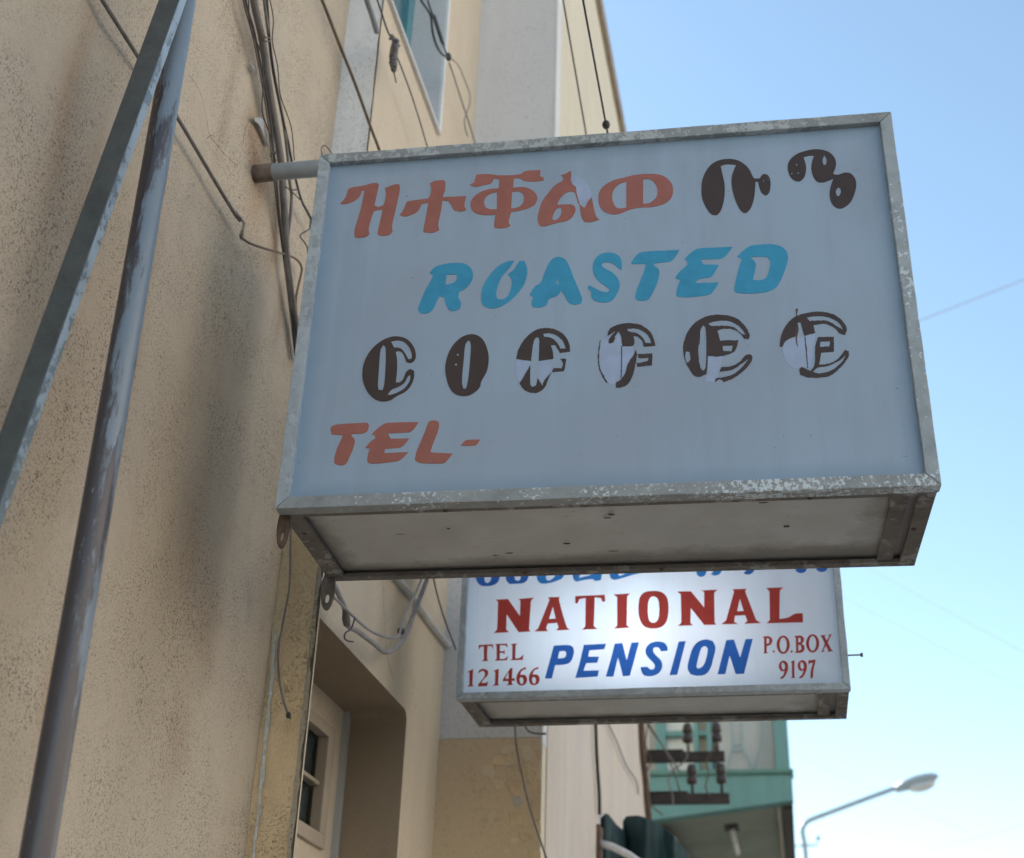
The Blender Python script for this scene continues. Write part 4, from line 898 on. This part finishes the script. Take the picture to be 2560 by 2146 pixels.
b1 = [Z2(1540,0), Z2(1600,220), Z2(1660,540), Z2(1690,700), Z7(490,180), Z7(510,400), Z7(530,640), Z7(560,880), Z7(590,1100), Z7(640,1500), Z7(665,1760), Z7(680,1900)]
b2 = [Z2(1595,0), Z2(1650,260), Z2(1700,600), Z7(550,210), Z7(565,450), Z7(580,650), Z7(590,900), Z7(605,1100), Z7(645,1400), Z7(685,1650), Z7(720,1900)]
b3 = [Z2(1660,0), Z2(1690,230), Z2(1720,460), Z2(1780,760), Z7(610,200), Z7(625,400), Z7(640,520), Z7(625,720), Z7(605,870), Z7(610,1000), Z7(635,1200), Z7(665,1450), Z7(700,1700)]
b4 = [Z2(1678,0), Z2(1700,300), Z2(1750,620), Z2(1808,880), Z7(640,210), Z7(690,430), Z7(730,560), Z7(800,700), Z7(860,850)]
b5 = [Z2(1530,0), Z2(1590,230), Z2(1650,540), Z2(1685,760), Z7(470,150), Z7(500,420), Z7(520,620), Z7(550,850), Z7(580,1080), Z7(625,1450), Z7(655,1720)]
e = lambda l, x: [onX(*(l[0][0]-14, l[0][1]-120), x)] + [onX(u, v, x) for u, v in l]
cable(e(b1, wx+.002), .0040, M['cable_black'], 'thin black cable leftmost in the bundle on the near wall', group=GW)
cable(e(b2, wx+.006), .0092, M['cable_grey'], 'thickest grey cable of the bundle on the near wall', group=GW)
cable(e(b3, wx+.012), .0040, M['cable_grey'], 'bent grey cable rejoining the bundle below the pipe', group=GW)
cable(e(b4, wx+.014), .0030, M['cable_black'], 'thin black cable swinging right from the bundle', group=GW)
cable(e(b5, wx), .0026, M['cable_brown'], 'thin brown cable beside the thickest one', group=GW)
tg = [Z7(640,460), Z7(690,458), Z7(705,500), Z7(720,545), Z7(760,610), Z7(800,690), Z7(795,760), Z7(790,790), Z7(730,825), Z7(710,850), Z7(740,890), Z7(770,940), Z7(775,1000)]
cable([onX(u, v, wx+.016) for u, v in tg], .0018, M['cable_black'], 'tangled thin wire beside the large sign', sm=3)
tg = [Z7(590,430), Z7(640,470), Z7(690,520), Z7(730,560), Z7(770,640), Z7(820,710), Z7(860,760)]
cable([onX(u, v, wx+.018) for u, v in tg], .0016, M['cable_black'], 'short stray wire crossing the tangle by the sign', sm=3)
for pts, rr, m_, lab in [
        ([(1690,-30),(1718,120),(1712,260),(1745,420),(1762,600),(1830,800),(1850,1010)], .0014, 'cable_black', 'very thin wire kinked along the right of the bundle'),
        ([(1560,-30),(1575,180),(1640,330),(1655,520),(1648,700),(1700,860),(1725,1000)], .0016, 'cable_black', 'very thin wire weaving along the left of the bundle'),
        ([(1640,200),(1672,236),(1700,240),(1690,262),(1655,252)], .0018, 'cable_brown', 'scrap of wire tied round the bundle near the top'),
        ([(1700,985),(1712,960),(1735,955),(1722,985),(1735,1010)], .0018, 'cable_black', 'scrap of wire tied round the bundle above the pipe')]:
    cable([onX(*Z2(*p), wx+.017) for p in pts], rr, M[m_], lab, sm=4)
# overhead by the middle house
xo = -.985
T1 = [(720,-200),(805,0),(848,110),(886,205),(929,324),(950,381),(1010,560)]
cable([onX(u, v, xo) for u, v in T1], .0042, M['cable_brown'], 'brownish wire passing over the whitewashed strip')
cable([onX(u, v, X2+.03) for u, v in [(890,-90),(917,0),(930,38),(943,82)]], .0085, M['pipe_paint'], 'thick dark pipe stub ending above the large sign', cat='pipe', name='pipe')
wi = empty('insulated_wire', onX(981, 95, xo), 'wire with a dark porcelain knob tied in, beside the window', 'wire')
obj('upper_wire', MB().tube(smooth_path([onX(*Z1(*p), xo) for p in [(640,-220),(720,0),(770,150),(790,195)]]), .0026, 6), M['cable_black'], wi, True)
kp = [Z1(*p) for p in [(795,190),(815,215),(812,250),(805,300),(806,345),(808,380)]]
obj('knob', MB().tube(smooth_path([onX(*p, xo) for p in kp], 3), [.006]*3+[.011]*3+[.0125]*4+[.0115]*3+[.009]*2+[.005], 10), M['porcelain'], wi, True)
obj('binding', MB().tube(smooth_path([onX(*Z1(*p), xo+.008) for p in [(785,205),(835,215),(800,245),(838,240),(790,300),(828,310),(785,330),(822,350),(800,370)]], 3), .003, 6), M['cable_black'], wi, True)
obj('tail', MB().tube([onX(*Z1(*p), xo) for p in [(808,380),(820,436)]], .002, 6), M['cable_black'], wi, True)
obj('lower_wire', MB().tube(smooth_path([onX(*Z1(*p), xo) for p in [(825,300),(860,390),(900,500),(945,640),(985,775),(1040,930)]]), .0022, 6), M['cable_black'], wi, True)
wc = empty('coiled_wire', onX(1090, 90, xo), 'black cable with a coiled splice hanging before the pale wall', 'wire')
obj('cable', MB().tube(smooth_path([onX(*Z1(*p), xo) for p in [(900,-120),(950,0),(1000,80),(1010,160),(1030,235),(1060,285),(1095,300)]]), .0042, 7), M['cable_black'], wc, True)
obj('cable', MB().tube(smooth_path([onX(*Z1(*p), xo) for p in [(960,-120),(985,0),(1015,90),(1045,180),(1068,240),(1085,285)]]), .0030, 7), M['cable_black'], wc, True)
cp = []
for k in range(64):
    t = k/63; p = Vector(onX(*Z1(1018+48*t, 85+150*t), xo)); an = k*.95
    cp.append(p + Vector((.004*math.cos(an), .009*math.cos(an), .007*math.sin(an))))
obj('coil', MB().tube(cp, .0026, 5), M['cable_black'], wc, True)
obj('knot', MB().ell(onX(*Z1(1095,300), xo), .010, .016, .014), M['cable_black'], wc, True)
obj('lower_wire', MB().tube(smooth_path([onX(*Z1(*p), xo) for p in [(1098,330),(1125,410),(1160,520),(1200,640),(1235,755),(1280,900)]]), .0022, 6), M['cable_black'], wc, True)
obj('tail', MB().tube(smooth_path([onX(*Z1(*p), xo) for p in [(1115,312),(1150,350),(1175,410),(1205,490),(1205,550),(1180,625),(1182,670),(1195,718)]]), .0020, 6), M['cable_grey'], wc, True)
# lines along the street to the far brackets
def line(pA, pB, sag, n=14): return [pA.lerp(pB, k/n) - Vector((0,0,sag*4*(k/n)*(1-k/n))) for k in range(n+1)]
YB = 6.9
in1, in2 = onY(1721, 1822, YB), onY(1794, 1820, YB)
tA = onX(1409-28, -150, in1.x); tB = onX(1452-26, -150, in2.x)
cable(line(in1, onX(1409-53, -300, in1.x*1.0), 0), .0026, M['cable_black'], 'left of two thin wires running along the street above the sign', 'cable', 'street wires above the sign', sm=1)
cable(line(in2, onX(1452-50, -300, in2.x*1.0), 0), .0026, M['cable_black'], 'right of two thin wires, the one with a dark ball', 'cable', 'street wires above the sign', sm=1)
pB_ = in2; pA_ = onX(1402, -300, in2.x); best = min((pB_.lerp(pA_, k/400) for k in range(401)), key=lambda p: abs(((p-EYE).dot(-_u)/(p-EYE).dot(_f))*FL+1073-314))
tag(obj('wire_ball', MB().ell(best, .010, .012, .012), M['cable_black'], None, True), 'small dark ball strung on the right street wire', 'ball')
# loops between the signs
xl = -.985
cable([onX(*Z5(*p), xl) for p in [(470,60),(530,170),(570,250),(603,330),(612,415),(680,460),(760,520),(838,578),(900,548),(950,480),(1000,350),(1040,250),(1075,160),(1110,60)]], [.0065]*79, M['cable_light'], 'thick grey cable hanging in a loop under the large sign')
cable([onX(*Z5(*p), xl+.01) for p in [(460,150),(500,215),(590,310),(650,370),(730,440),(820,485),(905,490),(930,420),(980,300),(1040,165),(1075,60)]], .0034, M['cable_light'], 'thinner cable following the hanging loop under the sign')
cable([onX(*Z5(*p), xl+.012) for p in [(660,380),(640,440),(608,465),(600,495),(620,512),(650,516)]], .0018, M['cable_black'], 'small hooked wire end on the hanging loop')
tag(obj('cable_tie', MB().tube([onX(*Z5(p, q_), xl+.004) for p, q_ in [(606,330),(610,385),(614,425)]], [.007,.0105,.008], 8), M['cable_grey'], None, True), 'grey tape lump where the looped cable bends', 'tape')
tag(obj('cable_tie', MB().ell(onX(*Z5(925,455), xl+.008), .010, .010, .010), M['cable_black'], None, True), 'dark tie on the right arm of the looped cable', 'tie')
cable([onX(*Z5(*p), X2+.014) for p in [(800,10),(900,140),(1000,270),(1130,450),(1215,555),(1258,572)]], .0088, M['conduit'], 'pale conduit pipe slanting down the cream house wall', 'conduit', cat='conduit')
cable([onX(*Z5(*p), X2+.05) for p in [(1100,60),(1112,150),(1140,270),(1180,400),(1240,560)]], .0024, M['cable_black'], 'thin dark wire beside the slanting conduit')
ya = YS-.05
dw = empty('hanging_wire', onY(*Z5(290, 0), ya), 'loose grey wire with a knotted end before the ochre strip', 'wire')
obj('wire', MB().tube(smooth_path([onY(*Z5(*p), ya) for p in [(292,-150),(290,0),(285,200),(245,420),(222,560),(225,720),(250,850),(277,932)]]), .0028, 7), M['cable_grey'], dw, True)
obj('knot', MB().ell(onY(*Z5(278,938), ya), .0058, .0058, .0075).tube([onY(*Z5(285,945), ya), onY(*Z5(292,962), ya)], .0012, 5), M['cable_black'], dw, True)
ya = YR-.06
cable([onY(*Z6(*p), ya) for p in [(715,0),(725,120),(740,300),(790,560),(840,780),(900,980),(950,1130),(1000,1281),(1060,1500)]], .0030, M['cable_grey'], 'grey cable hanging before the brown wall with stones')
cable([onY(*Z6(*p), ya) for p in [(800,60),(815,125),(850,172),(920,190),(1000,192)]], .0032, M['cable_grey'], 'short curved cable above the brown wall')
xj = X4+.02
cable([onX(*Z6(*p), xj) for p in [(1410,-400),(1425,0),(1432,120),(1442,400),(1462,700),(1466,900)]], .0068, M['beam'], 'dark downpipe on the pale house side above the awning', 'downpipe', cat='pipe')
cable([onX(*Z6(*p), xj) for p in [(1500,0),(1550,120),(1620,270),(1700,470),(1785,600),(1805,720)]], .0032, M['cable_grey'], 'thin slanting cable on the pale house wall')
cable([onX(*Z6(*p), xj) for p in [(1820,-100),(1830,120),(1845,380),(1870,600),(1880,760),(1900,960)]], .016, M['rust_dark'], 'rusty brown pipe at the far corner of the pale house', 'downpipe', cat='pipe')
Z8 = lambda x, y: (1600+.2381*x, 1800+.2381*y)
cable([onY(*Z8(*p), YB-.06) for p in [(40,-60),(100,60),(190,200),(300,370),(430,560)]], .0055, M['cable_grey'], 'grey cable slanting across the two insulator brackets')

# ---------------------------------------------------------------- insulator brackets
GB = 'insulator brackets on the pale house'
br = empty('insulator_bracket', onY(1640, 1892, YB), 'upper dark wall bracket carrying two insulators', 'bracket', GB)
def bm_(u0, u1, v0, v1, y): a, b = onY(u0, v0, y), onY(u1, v1, y); return a, b
a, b = onY(1600, 1884, YB), onY(1812, 1901, YB)
beam_z = (onY(1730, 1893, YB)).z
obj('beam', MB().box(X4-.02, onY(1812, 1893, YB).x, YB-.022, YB+.022, beam_z-.025, beam_z+.025).obox(Vector((X4-.02, YB-.021, beam_z+.026)), Vector((.22,0,-.0)), Vector((0,.04,0)), Vector((0,0,.012))), M['beam'], br, bevel=.003)
for u in (1721, 1794):
    c = onY(u, 1893, YB); c = Vector((c.x, YB, beam_z))
    f = [(0, .006), (.02, .006), (.025, .012), (.028, .027), (.060, .028), (.064, .020), (.074, .020), (.078, .027), (.108, .025), (.125, .018), (.128, .0)]
    io = obj('insulator', MB().tube([c+Vector((0,0,.05+z)) for z, r in f[2:]], [r for z, r in f[2:]], 12), M['insul'], br, True)
    obj('pin', MB().tube([c+Vector((0,0,.02)), c+Vector((0,0,.09))], .008, 8), M['beam'], io, True)
def dup_tree(o, loc=None, parent=None):
    c = o.copy(); COL.objects.link(c)
    if parent: c.parent = parent
    if loc is not None: c.location = loc
    for ch in o.children: dup_tree(ch, None, c)
    return c
p2 = onY(1640, 1998, YB)
br2 = dup_tree(br, (br.location.x+.015, br.location.y, br.location.z + (onY(1730, 1998, YB).z-beam_z)))
br2['label'] = 'lower dark wall bracket carrying two insulators'

GW2 = 'loose wires round the insulator brackets'
for pts, lab in [([(60,20),(140,140),(250,300),(360,560),(420,760)], 'longest of the loose wires at the insulator brackets'),
                 ([(820,220),(760,330),(700,430),(720,560),(690,700),(730,800)], 'wire drooping between the two outer insulators'),
                 ([(510,250),(480,420),(360,520),(300,640),(340,790),(350,900)], 'wire looping from the inner insulator to the lower beam'),
                 ([(90,-20),(60,260),(110,420),(60,620),(90,860),(240,1000)], 'dark wire tangled along the corner of the pale house')]:
    cable([onY(*Z8(*p), YB-.05) for p in pts], .0042, M['cable_grey'] if 'loop' in lab else M['rust_dark'], lab, group=GW2)

# ---------------------------------------------------------------- awning
aw = empty('awning', onY(1494, 2100, 5.15), 'folded dark green cloth awning on a pale pipe frame', 'awning')
top = [(1500,2060,5.16),(1504,2044,5.14),(1513,2034,5.12),(1521,2036,5.16),(1530,2047,5.22),(1543,2064,5.3),(1560,2077,5.38),(1561,2060,5.42),(1559,2050,5.44),(1566,2041,5.42),(1594,2039,5.38),(1612,2044,5.34),(1640,2057,5.40),(1662,2072,5.46),(1682,2090,5.42),(1706,2118,5.5),(1730,2148,5.6),(1750,2175,5.6)]
tq = [onY(u, v, y) for u, v, y in top]; tp = []
for i in range(len(tq)-1): tp += [tq[i].lerp(tq[i+1], k/4) for k in range(4)]
tp.append(tq[-1])
v, f = [], []; nzr = 10
for i, p in enumerate(tp):
    for j in range(nzr):
        k = j/(nzr-1)
        v.append(p + Vector((.02*math.sin(i*.75+j*.2)*k, .07*math.sin(i*.55+1)*k + .03*math.sin(i*1.3)*k, -.75*k)))
for i in range(len(tp)-1):
    for j in range(nzr-1): f.append((i*nzr+j, (i+1)*nzr+j, (i+1)*nzr+j+1, i*nzr+j+1))
cl_ = obj('cloth', MB().add(v, f), M['fabric'], aw, True)
sm_ = cl_.modifiers.new('thick', 'SOLIDIFY'); sm_.thickness = .004
obj('frame_pipe', MB().tube([onY(1494, 2040, 5.08), onY(1494, 2180, 5.08)], .010, 8), M['conduit'], aw, True)
obj('frame_pipe', MB().tube([onY(1484, 2105, 5.06), onY(1530, 2117, 5.02), onY(1570, 2137, 4.98), onY(1640, 2185, 4.9)], .014, 10), M['conduit'], aw, True)
obj('wall_plate', MB().box(X4+.002, X4+.02, 5.02, 5.14, onY(1494,2110,5.08).z-.06, onY(1494,2110,5.08).z+.06), M['rust_dark'], aw)

# ---------------------------------------------------------------- street lamp
YL = 20.0
q = lambda u, v: onY(u, v, YL)
lp_ = empty('street_lamp', (q(2013, 2146).x+.03, YL, -.0), 'grey street lamp with a long bent arm against the pale sky', 'street lamp')
ps = [Vector((q(2013,2146).x+.12, YL, 0)), Vector((q(2013,2146).x+.06, YL, 2.6)), q(2016, 2160), q(2008, 2095), q(2006, 2078), q(2011, 2062), q(2026, 2050), q(2060, 2037), q(2150, 2003), q(2240, 1970), q(2275, 1958)]
obj('pole', MB().tube(smooth_path(ps, 6), .036, 12), M['lamp_metal'], lp_, True)
hd = (q(2326, 1950)-q(2235, 1972)).normalized(); upv = Vector((0,1,0)).cross(hd).normalized()
if upv.z < 0: upv = -upv
hc = q(2298, 1957)
axs = (hd, Vector((0,1,0)), upv)
obj('housing', MB().ell(hc+upv*.03, .30, .13, .085, 18, 10, axs).tube([q(2238,1974), q(2262,1965), hc], [.055, .075, .05], 12), M['lamp_metal'], lp_, True)
obj('lens', MB().ell(hc-upv*.05+hd*.02, .205, .11, .085, 18, 10, axs), M['lens'], lp_, True)
obj('cross_arm', MB().tube([q(1980, 2114), q(2043, 2113), q(2045, 2098)], .016, 8).ell(q(2045, 2095), .035, .035, .04), M['lamp_metal'], lp_, True)

# ---------------------------------------------------------------- far power lines
GP = 'far power lines crossing the sky'
def pl(a, b, Ya, Yb, r, label, sag=.03):
    cable(line(onY(*a, Ya), onY(*b, Yb), sag), r, M['cable_light'], label, 'power_line', GP, 'wire', sm=1)
pl((1900, 951), (2800, 602), 14, 14, .0062, 'single sky wire rising to the right edge beside the large sign')
pl((1800, 1215), (2800, 1758), 18, 14, .0026, 'upper of two sky wires falling to the right under the large sign')
pl((1800, 1332), (2800, 1842), 18, 14, .0026, 'lower of two sky wires falling to the right under the large sign')
pl((1600, 1700), (2420, 2080), 26, 22, .0022, 'faint sky wire behind the street lamp arm')
pl((2300, 2130), (2800, 1990), 24, 24, .0025, 'faint short sky wire at the lower right')
